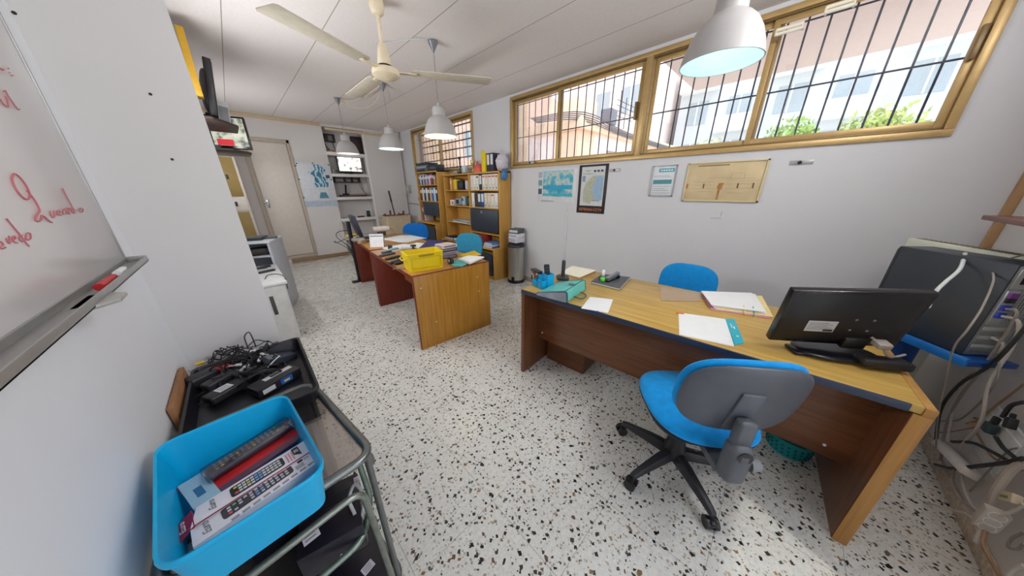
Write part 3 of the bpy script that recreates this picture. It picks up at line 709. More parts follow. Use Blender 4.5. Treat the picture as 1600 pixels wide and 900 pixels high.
paper_pile([(XS-.01, 4.12), (XS+.2, 4.12), (XS+.2, 4.62), (XS-.01, 4.62)], .86, 8, 'loose white papers on the third left shelf of the large bookcase', jit=.03, h=.006, c=[PAPER, LTGREY])
blk('folder', (2.82, 4.44, .53), (3.05, 4.74, .58), (38, 36, 56), 'dark folder lying on the cupboard ledge of the large bookcase', 'folder', .004, [('page_edges', (-.01, .02, .2), (.02, .98, .8), (190, 186, 190))])
blk('plastic_sleeve', (2.82, 4.10, .53), (3.06, 4.42, .575), (44, 138, 204), 'blue plastic sleeve beside the dark folder on the cupboard ledge', 'folder', .008, [('page_edges', (-.02, .4, .3), (.05, 1, 1.08), (222, 230, 234))])
for k, (c, nn) in enumerate((((70, 110, 170), 'mid blue'), ((206, 210, 220), 'pale'), ((96, 130, 190), 'light blue'))):
    blk('folder', (2.83, 3.32, .53+.03*k), (3.08, 3.56-.02*k, .557+.03*k), c, '%s folder in the pile under the dark flap door' % nn, 'folder', .003, [('page_edges', (-.01, .03, .2), (.02, .97, .8), (224, 224, 226))], group='folders under the flap door')
blk('box_file', (2.83, 3.60, .53), (3.08, 3.66, .72), (150, 50, 46), 'reddish upright file under the dark flap door', 'folder', .003, [('spine_label', (-.01, .2, .5), (.02, .8, .8), (230, 220, 214))])
# things on top of the bookcases
ZT = 1.705
t = thing('magazine_holder', 'tall yellow magazine holder on top of the large bookcase', 'magazine holder', (3.06, 3.62, ZT)); b = B()
box(b, (-.11, -.045, 0), (-.104, .045, .30), .003); box(b, (-.11, -.045, 0), (.1, -.04, .27), .002); box(b, (-.11, .04, 0), (.1, .045, .27), .002); box(b, (-.11, -.045, 0), (.1, .045, .006)); mesh('body', b, YELLOW, t)
b = B(); box(b, (-.10, -.03, .01), (.09, .03, .26), .002); mesh('catalogues', b, PAPERY, t)
for k, (c, l, s) in enumerate((((34, 34, 38), (226, 222, 216), 'black binder with big white label on top of the large bookcase'), ((44, 44, 60), (216, 214, 220), 'dark binder beside the plastic bag on top of the large bookcase'))):
    binder(3.525-.083*k, ZT, .075, .26, 2.97, c, l, s, 'binders on top of the bookcase')
t = thing('plastic_bag', 'crumpled clear plastic bag hanging over the right end of the large bookcase', 'bag', (3.07, 3.31, ZT)); rr = random.Random(5)
b = B(); bmesh.ops.create_icosphere(b, subdivisions=4, radius=1)
for v in b.verts:
    q = v.co.copy(); f = 1+.16*math.sin(9*q.x+4*q.z)*math.cos(8*q.y)+rr.uniform(-.05, .05); v.co = Vector((q.x*.10*f, q.y*.075*f, .125+q.z*.125*f))
mesh('bag', b, plain((206, 202, 210), .35, var=.2, sc=60), t, 180)
b = B(); bmesh.ops.create_icosphere(b, subdivisions=3, radius=1)
for v in b.verts:
    q = v.co.copy(); f = 1+.2*math.sin(9*q.x+7*q.z)+rr.uniform(-.06, .06); v.co = Vector((-.03+q.x*.07*f, -.08+q.y*.015*f, -.055+q.z*.075*f))
mesh('printed_flap', b, plain((70, 130, 184), .4, var=.7, sc=70), t, 180)
t = thing('helmet', 'salmon red round case on top of the large bookcase', 'case', (3.05, 3.83, ZT)); b = B()
lathe(b, [(0, .14), (.05, .135), (.09, .105), (.105, .05), (.11, .0), (0, 0)], 28, cap=False); mesh('shell', b, plain((214, 98, 82), .45, var=.15), t)
b = B(); tube(b, [(-.05, -.02, .13), (-.05, 0, .165), (-.05, .03, .13)], .006); mesh('handle', b, plain((180, 70, 60), .5), t)
t = thing('trophy', 'thin dark trophy figure on top of the large bookcase', 'trophy', (3.02, 4.36, ZT)); b = B(); box(b, (-.035, -.035, 0), (.035, .035, .03), .004); mesh('plinth', b, BLACK, t)
b = B(); tube(b, [(0, 0, .03), (0, .005, .14), (0, 0, .24)], .011); mesh('stem', b, BLACK, t); b = B(); lathe(b, [(0, .225), (.02, .235), (.026, .255), (.018, .275), (0, .28)], 16, cap=False); mesh('head', b, BLACK, t)
t = thing('trophy', 'pale gilt cup on top of the large bookcase beside the red case', 'trophy', (3.05, 4.02, ZT)); b = B(); lathe(b, [(0, 0), (.04, 0), (.04, .02), (.012, .03), (.01, .10), (.035, .13), (.045, .19), (.042, .2), (0, .2)], 20, cap=False); mesh('cup', b, plain((196, 176, 120), .3, .5), t)
b = B(); box(b, (-.045, -.045, -.0), (.045, .045, .018), .003); mesh('plinth', b, DKGREY, t)
blk('glass_ornament', (3.0, 4.20, ZT), (3.08, 4.29, ZT+.13), (190, 212, 222), 'pale glass ornament between the two trophies', 'ornament', .02, [('base', (-.05, -.05, 0), (1.05, 1.05, .14), (90, 110, 130))])
blk('figurine', (3.0, 4.46, ZT), (3.07, 4.56, ZT+.06), (150, 160, 160), 'low grey model on the left end of the large bookcase top', 'ornament', .015, [('base', (-.1, -.1, 0), (1.1, 1.1, .2), (84, 66, 50))])
blk('printer', (2.90, 5.34, 1.785), (3.16, 5.78, 1.93), (92, 96, 104), 'dark grey printer on top of the corner bookcase', 'printer', .02, [('scanner_lid', (-.01, .0, .86), (1.01, 1, 1.14), (40, 42, 48)), ('paper_tray', (-.12, .2, .1), (.1, .8, .3), (60, 62, 68)), ('panel', (-.015, .05, .45), (.01, .95, .72), (150, 156, 166))])
blk('router_box', (2.92, 5.02, 1.785), (3.12, 5.30, 1.90), (44, 46, 54), 'black boxed device beside the printer on the corner bookcase', 'device', .012, [('panel', (-.01, .1, .3), (.02, .9, .7), (80, 84, 94))])
# pedal bin with three boxes on its lid
t = thing('pedal_bin', 'tall silver pedal bin between the bookcase and the desk', 'bin', (3.05, 2.99, 0))
b = B(); lathe(b, [(0, .03), (.132, .03), (.132, .60), (0, .60)], 40, cap=False); mesh('body', b, plain((198, 196, 192), .28, .95, .05, 6), t)
b = B(); lathe(b, [(0, 0), (.138, 0), (.14, .02), (.136, .05), (0, .05)], 40, cap=False); mesh('base', b, BLACK, t)
b = B(); lathe(b, [(0, .655), (.06, .652), (.12, .635), (.138, .615), (.14, .59), (.134, .585), (0, .585)], 40, cap=False); mesh('lid', b, BLACK, t)
b = B(); box(b, (-.16, -.06, .015), (-.12, .0, .03), .006); box(b, (-.136, -.075, .05), (-.12, -.02, .11), .008); mesh('pedal', b, BLACK, t)
for k, (c, sz, lab) in enumerate((((206, 206, 214), .19, 'grey lilac box at the bottom of the pile on the pedal bin'), ((222, 222, 226), .18, 'white box in the middle of the pile on the pedal bin'), ((86, 88, 92), .17, 'dark box on top of the pile on the pedal bin'))):
    z0 = (.656, .736, .796)[k]; z1 = (.734, .794, .868)[k]
    blk('carton', (3.06-.09, 2.99-sz/2, z0), (3.06+.09, 2.99+sz/2, z1), c, lab, 'box', .004, [('print_band', (-.006, .05, .25), (.01, .95, .75), (170, 170, 186) if k < 2 else (200, 202, 204)), ('lid', (-.01, -.01, .82), (1.01, 1.01, 1.01), c)], math.radians(8*k-6), 'boxes on the pedal bin')
# ================================================================== on the long desk (top at .74)
DZ = .741
def dz(x, y, z=DZ): return onz(x, y, z)
def P2(*pts, z=DZ): return [tuple(dz(x, y, z))[:2] for x, y in pts]
# teal expanding document case: a wedge, thick on the camera's right
t = thing('document_case', 'mint green expanding document case with grey gusset lying on the desk corner', 'document case', (1.53, 1.045, DZ), math.radians(8))
L_ = .29; pr = [(.115, 0), (-.115, 0), (-.125, .012), (-.118, .072), (-.10, .078), (.10, .026), (.122, .010)]
def sec(bm, x0, x1, poly):
    a = [bm.verts.new((x0, y, z)) for y, z in poly]; c = [bm.verts.new((x1, y, z)) for y, z in poly]; k = len(poly)
    bm.faces.new(a); bm.faces.new(c[::-1])
    for i in range(k): bm.faces.new((a[i], c[i], c[(i+1) % k], a[(i+1) % k]))
    bmesh.ops.recalc_face_normals(bm, faces=bm.faces)
b = B(); sec(b, -L_/2, L_/2, pr); mesh('body', b, TEAL, t)
gp = [(y*.93, z*.86+.004) for y, z in pr]
b = B(); sec(b, -L_/2-.006, -L_/2+.01, gp); mesh('gusset', b, plain((150, 152, 162), .3, var=.15), t)
for x in (-L_/2-.002, L_/2):
    b = B(); tube(b, [(x, y, z) for y, z in pr], .0035, 6, False, True); mesh('piping', b, plain((52, 84, 96), .5), t)
b = B(); tube(b, [(-L_/2, -.10, .0785), (L_/2, -.10, .0785)], .003, 6, False); mesh('piping', b, plain((52, 84, 96), .5), t)
b = B(); tube(b, [(-.05, -.126, .018), (-.045, -.16, .012), (-.02, -.178, .008), (.03, -.178, .008), (.05, -.16, .012), (.055, -.126, .018)], .0045); mesh('handle', b, plain((78, 96, 104), .5), t)
b = B(); box(b, (-.0, -.105, .076), (.03, -.05, .080), .002); mesh('clasp', b, plain((58, 110, 112), .4), t)
b = B(); prism(b, [(-.09, -.03), (.09, -.03), (.09, -.026), (-.09, -.026)], .0575, .0585); mesh('seam', b, plain((52, 100, 104), .5), t)
# stepped blue pen organiser
t = thing('desk_organiser', 'bright blue stepped pen organiser behind the mint document case', 'desk organiser', (1.555, 1.235, DZ), math.radians(-14))
def tray_cell(bm, lo, hi, w=.004, f=.004):
    x0, y0, z0 = lo; x1, y1, z1 = hi
    box(bm, (x0, y0, z0), (x1, y1, z0+f)); box(bm, (x0, y0, z0), (x0+w, y1, z1), .0015); box(bm, (x1-w, y0, z0), (x1, y1, z1), .0015); box(bm, (x0, y0, z0), (x1, y0+w, z1), .0015); box(bm, (x0, y1-w, z0), (x1, y1, z1), .0015)
for lo, hi in (((-.06, -.01, 0), (-.01, .055, .05)), ((-.06, -.065, 0), (-.01, -.012, .065)), ((-.008, -.01, 0), (.055, .055, .085)), ((-.008, -.065, 0), (.055, -.012, .105))):
    b = B(); tray_cell(b, lo, hi); mesh('compartment', b, plain((10, 160, 216), .35), t)
def remote(name, label, p, ax, up, ln, w_, h_, c, rows, cols_, kc, parent=None, cat='remote control', group=None, extra=None):
    """p = centre of the underside, ax = long direction, up = face normal"""
    ax = Vector(ax).normalized(); up = Vector(up).normalized(); M3 = frame_m((0, 0, 0), ax, up.cross(ax))
    t = parent or thing(name, label, cat, p, 0, group); Mx = M3 if not parent else frame_m(p, ax, up.cross(ax))
    b = B(); box(b, (-ln/2, -w_/2, 0), (ln/2, w_/2, h_), min(w_*.2, h_*.45), Mx, 3); body = mesh('body' if not parent else name, b, plain(c, .4), t)
    r = random.Random(int(ln*9999+rows)); par = body if True else t
    for i in range(rows):
        for j in range(cols_):
            x = -ln*.42+ln*.84*(i+.5)/rows; y = -w_*.34+w_*.68*(j+.5)/cols_
            if r.random() < .12: continue
            b = B(); s = min(ln*.84/rows, w_*.68/cols_)*.32
            lathe(b, [(0, h_-.001), (s, h_-.001), (s*.9, h_+.0012), (0, h_+.0015)], 10, Mx @ Tm(x, y, 0), False)
            k = r.random(); cc = kc
            if extra and k < .16: cc = extra[int(k*100) % len(extra)]
            mesh('key', b, plain(cc, .5), par)
    return t
remote('remote_control', 'black handset standing upright in the blue pen organiser', (1.578, 1.212, DZ+.095), (-.12, .05, 1), (-.8, -.6, 0), .165, .042, .02, (34, 36, 40), 6, 2, (90, 94, 100), cat='handset')
t = thing('cordless_phone', 'dark cordless phone standing in its cradle behind the mint document case', 'phone', (1.80, 1.22, DZ), math.radians(40))
b = B(); box(b, (-.045, -.05, 0), (.045, .05, .028), .012); mesh('cradle', b, plain((58, 62, 66), .4), t)
b = B(); box(b, (-.023, -.014, .01), (.023, .014, .165), .010, Matrix.Rotation(math.radians(-4), 4, 'Y')); hs = mesh('handset', b, plain((52, 58, 60), .4), t)
b = B(); box(b, (-.016, -.0155, .10), (.016, -.013, .14), .001); mesh('display', b, plain((150, 160, 160), .2), hs)
b = B()
t = thing('patterned_box', 'small box with a busy dark pattern at the far corner of the long desk', 'box', (1.60, 1.36, DZ-.001), math.radians(-20))
mm, nt_, bs_ = nodes('busy_print'); setp(bs_, .6); vo = N(nt_, 'ShaderNodeTexVoronoi', Scale=70.0); nt_.links.new(coord(nt_), vo.inputs['Vector']); sp_ = N(nt_, 'ShaderNodeSeparateColor'); nt_.links.new(vo.outputs['Color'], sp_.inputs[0])
nt_.links.new(ramp(nt_, sp_.outputs[0], [(0, lin((40, 34, 34))), (.35, lin((110, 84, 66))), (.55, lin((206, 190, 180))), (.7, lin((60, 50, 48))), (.85, lin((180, 90, 84)))], True), bs_.inputs['Base Color'])
b = B(); box(b, (-.02, -.085, 0), (.02, .02, .10), .002); mesh('body', b, mm, t)
b = B(); box(b, (-.024, -.089, .09), (.024, .024, .103), .002); mesh('lid', b, plain((52, 46, 40), .5), t)
# papers at the back edge
paper_pile(P2((878, 427), (894, 417), (931, 424), (905, 435)), DZ, 4, 'slanting cream papers at the back edge of the long desk by the phone', h=.003, jit=.006, c=[CARD, PAPERY, PAPER, PAPERY])
# notebook, stapler, tape holder
nb = P2((923, 443), (941, 431), (985, 436), (968, 454)); cxn = sum(p[0] for p in nb)/4; cyn = sum(p[1] for p in nb)/4
t = thing('notebook', 'dark grey notebook with the stapler lying on it', 'notebook', (cxn, cyn, DZ))
loc4 = [(x-cxn, y-cyn) for x, y in nb]
b = B(); prism(b, loc4, .014, .018, bev=.0012); mesh('cover', b, plain((86, 88, 92), .6), t)
b = B(); prism(b, [(x*.97, y*.97) for x, y in loc4], .002, .014); mesh('pages', b, PAPER, t); b = B(); prism(b, loc4, 0, .002); mesh('back_cover', b, CHAR, t)
s0 = dz(960, 437, DZ+.02); t = thing('stapler', 'black and silver stapler on the dark grey notebook', 'stapler', (s0.x-.01, s0.y+.01, DZ+.0185), math.radians(-5))
b = B(); box(b, (-.085, -.017, 0), (.085, .017, .010), .004); mesh('base', b, BLACK, t)
b = B(); box(b, (-.08, -.014, .018), (.085, .014, .030), .004, Matrix.Rotation(math.radians(-6), 4, 'Y')); mesh('magazine', b, STEEL, t)
b = B(); box(b, (-.085, -.016, .032), (.08, .016, .048), .007, Matrix.Rotation(math.radians(-6), 4, 'Y')); mesh('arm', b, plain((150, 152, 156), .3, .6), t)
b = B(); cyl(b, (.07, -.018, .016), (.07, .018, .016), .010); mesh('hinge', b, BLACK, t)
s1 = dz(944, 434, DZ+.03); t = thing('tape_holder', 'black tape holder with a lime green end beside the stapler', 'tape holder', (s1.x, s1.y+.01, DZ+.0185), math.radians(25))
b = B(); box(b, (-.06, -.022, 0), (.06, .022, .022), .006); mesh('base', b, BLACKG, t)
b = B(); lathe(b, [(.016, -.011), (.033, -.011), (.033, .011), (.016, .011)], 24, Tm(.018, 0, .038) @ Matrix.Rotation(PI/2, 4, 'X'), False); mesh('tape_roll', b, plain((220, 222, 226), .3), t)
b = B(); box(b, (-.085, -.018, .002), (-.055, .018, .034), .007); mesh('end_cap', b, plain((96, 214, 70), .45), t)
# loose sheets
q = P2((908, 482), (922, 464), (958, 468), (950, 489)); t = thing('note_sheet', 'small white sheet with a blue mark near the front edge of the long desk', 'paper', (sum(p[0] for p in q)/4, sum(p[1] for p in q)/4, DZ)); c_ = t.location
b = B(); prism(b, [(x-c_.x, y-c_.y) for x, y in q], 0, .0014); sh = mesh('sheet', b, PAPER, t)
b = B(); box(b, (-.115, -.06, .0014), (-.10, -.045, .0018)); mesh('printed_mark', b, BLUE, sh)
q = P2((1063, 523), (1061, 489), (1133, 499), (1147, 541)); t = thing('paper_sheets', 'plain white sheets lying in front of the turquoise ruler', 'paper', (sum(p[0] for p in q)/4, sum(p[1] for p in q)/4, DZ)); c_ = t.location
loc4 = [(x-c_.x, y-c_.y) for x, y in q]
b = B(); prism(b, [(x*1.03-.003, y*1.02+.002) for x, y in loc4], 0, .0014); mesh('sheet', b, PAPERY, t); b = B(); prism(b, loc4, .0015, .003); mesh('sheet', b, PAPER, t)
q = P2((1133, 499), (1147, 498.5), (1163, 536), (1148, 540)); t = thing('ruler', 'turquoise plastic ruler beside the plain white sheets', 'ruler', (sum(p[0] for p in q)/4, sum(p[1] for p in q)/4, DZ)); c_ = t.location
loc4 = [Vector((x-c_.x, y-c_.y, 0)) for x, y in q]
b = B(); prism(b, [(p.x, p.y) for p in loc4], 0, .003, bev=.0008); mesh('body', b, TURQ, t)
axd = (loc4[0]-loc4[3]).normalized(); 
Mr = Tm(0, 0, .003) @ Rz(math.atan2(axd.y, axd.x))
for x_, w_m, h_m in ((.03, .05, .004), (.02, .03, .007), (-.075, .012, .010)): b = B(); box(b, (x_, -h_m/2+(.006 if w_m > .04 else -.004), 0), (x_+w_m, h_m/2+(.006 if w_m > .04 else -.004), .0006), 0, Mr); mesh('printed_mark', b, PAPER, t)
a0, a1 = dz(1056, 490.5), dz(1071, 492); t = thing('pencil', 'orange pencil end sticking out under the white sheets', 'pencil', (a0.x, a0.y, DZ+.0045)); d_ = a1-a0
b = B(); cyl(b, (0, 0, .0035), d_*.8+Vector((0, 0, .0035)), .0035, seg=6); mesh('shaft', b, ORANGE, t); b = B(); cyl(b, d_*.8+Vector((0, 0, .0035)), d_+Vector((0, 0, .0035)), .0035, .0006, 6); mesh('tip', b, PAPERY, t)
q = P2((1097, 459), (1186, 464), (1203, 497), (1113, 484)); cx = sum(p[0] for p in q)/4; cy_ = sum(p[1] for p in q)/4
t = thing('paper_folder', 'thick bundle of papers on a pink folder with rubber bands', 'papers', (cx, cy_, DZ)); base = [(x-cx, y-cy_) for x, y in q]
def xf(s, dx, dy, r): return [((x*math.cos(r)-y*math.sin(r))*s+dx, (x*math.sin(r)+y*math.cos(r))*s+dy) for x, y in base]
for k, (s, dx, dy, r, z0, z1, m_) in enumerate(((1.02, .0, 0, -.02, 0, .004, PINK), (.98, .005, -.01, .02, .004, .007, PAPER), (1.0, .01, -.012, .0, .007, .010, plain((236, 214, 150), .7)), (.95, .01, .012, .03, .010, .017, PAPER), (.93, .006, .02, .06, .017, .022, PAPER), (.90, -.008, .024, .02, .022, .026, PAPER))):
    b = B(); prism(b, xf(s, dx, dy, r), z0, z1-.0005); mesh('pink_folder' if k == 0 else 'cream_sheet' if k == 2 else 'sheets', b, m_, t)
for f, m_ in ((.58, plain((230, 210, 90), .5)), (.74, plain((60, 176, 160), .5))):
    A = Vector(base[3]).lerp(Vector(base[2]), f); Bp = Vector(base[0]).lerp(Vector(base[1]), f); d_ = (Bp-A)*.22
    b = B(); tube(b, [(A.x-.012, A.y, .001), (A.x-.012, A.y, .012), (A.x+d_.x, A.y+d_.y, .0275)], .0025, 6, True); mesh('rubber_band', b, m_, t)
q = P2((1031, 449), (1098, 457), (1094, 471), (1033, 470)); b = B(); prism(b, q, DZ, DZ+.0012); solo('desk_pad', b, plain((176, 152, 122), .3), 'faint greyish desk pad in front of the chair behind the long desk', 'desk pad')
# monitor seen from behind, tilted forward on its low base
bc = Vector((1.739, -.252, .795)); e0 = Vector((math.cos(-1.028), math.sin(-1.028), 0)); nrm = Vector((-e0.y, e0.x, 0)); up0 = nrm*math.sin(-.239)+Vector((0, 0, math.cos(-.239)))
e = e0*math.cos(.069)+up0*math.sin(.069); up = -e0*math.sin(.069)+up0*math.cos(.069)
t = thing('computer_monitor', 'wide black monitor seen from behind with a white rating label', 'monitor', (bc.x, bc.y, DZ)); F = frame_m(Vector((0, 0, bc.z-DZ)), e, up)  # local z points back at the camera
W_, Hh = .44, .28
b = B(); box(b, (-W_/2, 0, -.03), (W_/2, Hh, .004), .006, F); mesh('housing', b, BLACKG, t)
b = B(); tb = B(); o1 = [(-W_/2+.012, .012), (W_/2-.012, .012), (W_/2-.012, Hh-.012), (-W_/2+.012, Hh-.012)]; o2 = [(-W_/2+.06, .05), (W_/2-.06, .05), (W_/2-.06, Hh-.05), (-W_/2+.06, Hh-.05)]
va = [tb.verts.new((x, y, .003)) for x, y in o1]; vb = [tb.verts.new((x, y, .022)) for x, y in o2]
tb.faces.new(vb)
for i in range(4): tb.faces.new((va[i], va[(i+1) % 4], vb[(i+1) % 4], vb[i]))
_merge(b, tb, F); mesh('back_cover', b, BLACK, t)
b = B(); box(b, (-W_/2+.014, .018, -.032), (W_/2-.014, Hh-.014, -.029), 0, F); mesh('screen', b, plain((12, 14, 18), .12), t)
b = B(); box(b, (-.13, .085, .0225), (-.032, .142, .0238), 0, F); lb = mesh('rating_label', b, plain((206, 206, 208), .6), t)
for k in range(5):
    b = B(); box(b, (-.125, .098+.008*k, .0238), (-.125+(.08 if k % 2 else .065), .100+.008*k, .0242), 0, F); mesh('print_line', b, plain((96, 96, 98), .6), lb)
b = B(); box(b, (-.068, .088, .0238), (-.036, .100, .0243), 0, F); mesh('bar_code', b, plain((60, 60, 62), .6), lb)
for x, y in ((.02, .155), (.075, .155), (.02, .10), (.075, .10)):
    b = B(); cyl(b, F @ Vector((x, y, .0215)), F @ Vector((x, y, .0228)), .005, seg=10); mesh('mount_screw', b, MIDGREY, t)
b = B(); box(b, (.02, .004, -.004), (.10, .06, .034), .008, F); mesh('neck', b, BLACK, t)
b = B(); pad(b, .30, .17, .03, 2.6, M=frame_m((.02, -.03, .017), e0, nrm)); box(b, (-.17, -.05, .001), (-.10, .03, .018), .006, frame_m((.02, -.03, 0), e0, nrm)); mesh('base', b, BLACKG, t)
b = B(); box(b, (-.07, -.032, 0), (.09, .032, .036), .01, frame_m((.0, -.15, .012), e0, nrm)); mesh('power_block', b, plain((30, 28, 30), .4), t)
b = B(); tube(b, [F @ Vector((.10, .07, .024)), F @ Vector((.12, .055, .055)), F @ Vector((.14, .02, .075)), F @ Vector((.19, -.01, .05)), F @ Vector((.25, -.02, .02))], .005); mesh('video_cable', b, plain((150, 140, 132), .5), t)
b = B(); box(b, (-.022, -.012, -.01), (.022, .012, .03), .005, F @ Tm(.118, .06, .045)); mesh('plug', b, plain((170, 160, 150), .5), t)

# ================================================================== computer tower on its blue stand, heater behind
tp = Vector((2.21, -.70, .725)); td = Vector((.777, .629, 0)).normalized(); tn = Vector((.629, -.777, 0)).normalized()   # td runs to the tower's front, tn away from camera
TF = lambda o=(0, 0, 0): frame_m(o, td, tn)
tL, tW, tH = .36, .15, .42
t = thing('computer_tower', 'dark computer tower with cabled back panel on the blue stand', 'computer', tp); F = frame_m((0, 0, 0), td, -tn)   # local z = up? x=td, y=-tn
F = Matrix((td, tn, Vector((0, 0, 1)))).transposed().to_4x4()
b = B(); box(b, (0.004, 0.004, .004), (tL, tW, tH), .004, F); mesh('case', b, plain((150, 156, 160), .35, .6), t)
b = B(); box(b, (-.004, -.004, 0), (tL+.03, .004, tH+.004), .003, F); box(b, (-.002, -.003, tH-.0), (tL+.03, tW+.003, tH+.006), .003, F); mesh('side_cover', b, plain((52, 58, 66), .42), t)
b = B(); box(b, (tL, -.004, 0), (tL+.045, tW+.004, tH+.006), .02, F); mesh('front_bezel', b, plain((40, 44, 50), .4), t)
bp = B(); box(bp, (-.004, .004, .004), (.006, tW, tH), .001, F); bk = mesh('back_panel', bp, plain((168, 176, 176), .35, .6), t)
BK = F
def bbox(nm, y0, y1, z0, z1, d, m_, par=bk):
    b = B(); box(b, (-.004-d, y0, z0), (-.002, y1, z1), .0015, BK); return mesh(nm, b, m_, par)
bbox('power_supply', .012, tW-.01, .325, .41, .004, plain((184, 188, 186), .35, .5))
bbox('power_socket', .03, .075, .345, .375, .006, BLACK); bbox('warning_sticker', .035, .075, .385, .405, .005, YELLOW)
bbox('port_plate', .012, .055, .16, .315, .004, plain((196, 200, 198), .3, .6))
for k, (c, z) in enumerate(((plain((40, 66, 190), .4), .205), (plain((40, 66, 190), .4), .24), (BLACK, .275), (plain((130, 60, 150), .4), .295))):
    bbox('port', .018, .05, z-.012, z+.012, .012, c)
for k in range(6): bbox('slot_cover', .014, tW-.05, .02+.022*k, .036+.022*k, .003, plain((204, 208, 204), .3, .5) if k % 2 else plain((150, 156, 154), .3, .5))
m_v, ntv, bsv = nodes('punched_metal'); setp(bsv, .35, .7); vv = N(ntv, 'ShaderNodeTexVoronoi', Scale=130.0, Randomness=0.0); ntv.links.new(coord(ntv), vv.inputs['Vector'])
ntv.links.new(ramp(ntv, vv.outputs['Distance'], [(.36, lin((44, 48, 50))), (.42, lin((190, 194, 192)))]), bsv.inputs['Base Color'])
bbox('vent_plate', .07, tW-.012, .18, .31, .003, m_v); bbox('vent_plate', tW-.045, tW-.008, .02, .16, .003, m_v)
# blue stand
t = thing('computer_stand', 'blue metal stand carrying the dark computer tower', 'stand', (tp.x, tp.y, 0)); BM = plain((24, 74, 148), .35); BM2 = plain((18, 110, 190), .35)
b = B(); box(b, (-.06, -.04, tp.z-.028), (tL+.03, tW+.004, tp.z-.003), .004, F); mesh('tray', b, BM, t)
b = B(); box(b, (-.06, -.05, tp.z-.03), (tL+.03, -.036, tp.z+.012), .004, F); mesh('tray_lip', b, BM2, t)
b = B(); box(b, (.19, .02, .03), (.31, .10, tp.z-.028), .006, F); mesh('column', b, BM, t)
b = B(); box(b, (.05, -.08, 0), (.42, .12, .03), .01, F); mesh('foot', b, BM, t)
# white heater
hp = Vector((2.40, -.842, 0)); hd = Vector((.90, .44, 0)).normalized(); hn = Vector((.44, -.90, 0)).normalized(); HF = Matrix((hd, hn, Vector((0, 0, 1)))).transposed().to_4x4()
t = thing('panel_heater', 'white panel heater with a slotted top behind the computer tower', 'heater', hp); WH = plain((226, 228, 216), .4)
b = B(); box(b, (.26, -.03, .06), (.60, .03, 1.10), .006, HF); mesh('panel', b, WH, t)
b = B(); box(b, (-.005, -.04, 1.10), (.605, .04, 1.155), .006, HF); tp_ = mesh('top_grille', b, plain((222, 226, 208), .4), t)
for k in range(22):
    b = B(); box(b, (.02+.026*k, -.02, 1.154), (.036+.026*k, .02, 1.157), .0005, HF); mesh('vent_slot', b, plain((120, 110, 90), .7), tp_)
for x in (.32, .54):
    b = B(); box(b, (x-.02, -.05, 0), (x+.02, .05, .06), .006, HF); mesh('foot', b, WH, t)
t = thing('desk_speaker', 'silver grey rounded device on top of the white heater', 'device', HF @ Vector((.06, 0, 0))+hp+Vector((0, 0, 1.1575)))
b = B(); pad(b, .12, .075, .05, 2.6, M=Tm(0, 0, .026)); mesh('body', b, plain((176, 172, 180), .35, .3), t); b = B(); pad(b, .115, .07, .012, 2.6, M=Tm(0, 0, .01)); mesh('foot_band', b, CHAR, t)
# wall shelf in the corner
t = thing('wall_shelf', 'reddish brown shelf on the wall by the corner pipe', 'shelf', (2.62, NY, 1.29)); b = B(); box(b, (-.5, 0, 0), (.145, .19, .022), .003); mesh('board', b, plain((124, 84, 78), .5), t)
for x in (-.3, .08):
    b = B(); box(b, (x, .0, -.05), (x+.02, .012, 0), .002); box(b, (x, .0, -.012), (x+.02, .14, 0), .002); mesh('bracket', b, MIDGREY, t)

# cables by the near wall, each its own
CW = plain((196, 190, 180), .5); CG = plain((150, 142, 134), .55); CK = plain((28, 28, 30), .45); CBR = plain((150, 120, 92), .6)
def cable(pts, r, m_, label, name='cable', plug=None):
    b = B(); tube(b, pts, r, 8, True, n=7); o = mesh(name, b, m_); tag(o, label, 'cable'); return o
K = lambda x, y, Y=-.86: tuple(ony(x, y, Y))
bp0 = tp+F.to_3x3() @ Vector((-.02, .03, .24))
def BPt(y, z, d=.02): return tuple(tp+F.to_3x3() @ Vector((-d, y, z)))
cable([BPt(.035, .205, .015), BPt(.035, .20, .06), BPt(.05, .10, .075), K(1545, 600, -.80), K(1532, 660, -.83), K(1500, 700, -.86)], .006, CW, 'thick white cable curving down from the blue port of the tower')
cable([BPt(.05, .36, .012), BPt(.05, .34, .07), K(1560, 560, -.76), K(1500, 600, -.80), K(1470, 640, -.84), K(1462, 690, -.86)], .0065, CK, 'thick black cable swinging under the tower toward the desk end')
cable([BPt(.03, .24, .015), BPt(.03, .22, .05), K(1535, 575, -.78), K(1500, 620, -.82), K(1478, 665, -.85), K(1470, 720, -.86)], .005, CG, 'grey cable beside the thick black one under the tower')
cable([BPt(.06, .10, .01), BPt(.06, .07, .05), K(1510, 590, -.80), K(1490, 640, -.84), K(1480, 690, -.86)], .005, CW, 'white cable from the lower slots of the tower')
cable([BPt(.10, .06, .01), K(1560, 585, -.79), K(1540, 620, -.83), K(1500, 655, -.86), K(1470, 658, -.87)], .0035, CG, 'thin grey cable crossing the wall below the tower')
cable([K(1600, 628, -.84), K(1580, 634, -.84), K(1566, 652, -.84)], .007, CK, 'black lead entering the wall plug pair from the right')
cable([K(1556, 683, -.84), K(1568, 700, -.84), K(1586, 716, -.84), K(1580, 722, -.84), K(1550, 706, -.84), K(1520, 692, -.85), K(1488, 690, -.86)], .007, CK, 'black lead bending back in a sharp loop under the plug')
cable([K(1600, 716, -.83), K(1570, 723, -.83), K(1530, 728, -.84), K(1490, 732, -.85), K(1462, 726, -.86)], .0075, CK, 'long black lead running along the wall above the power strip')
cable([K(1600, 722, -.84), K(1580, 735, -.84), K(1558, 765, -.84), K(1546, 795, -.85)], .0125, CW, 'thick white conduit hose leaning on the wall at the frame edge')
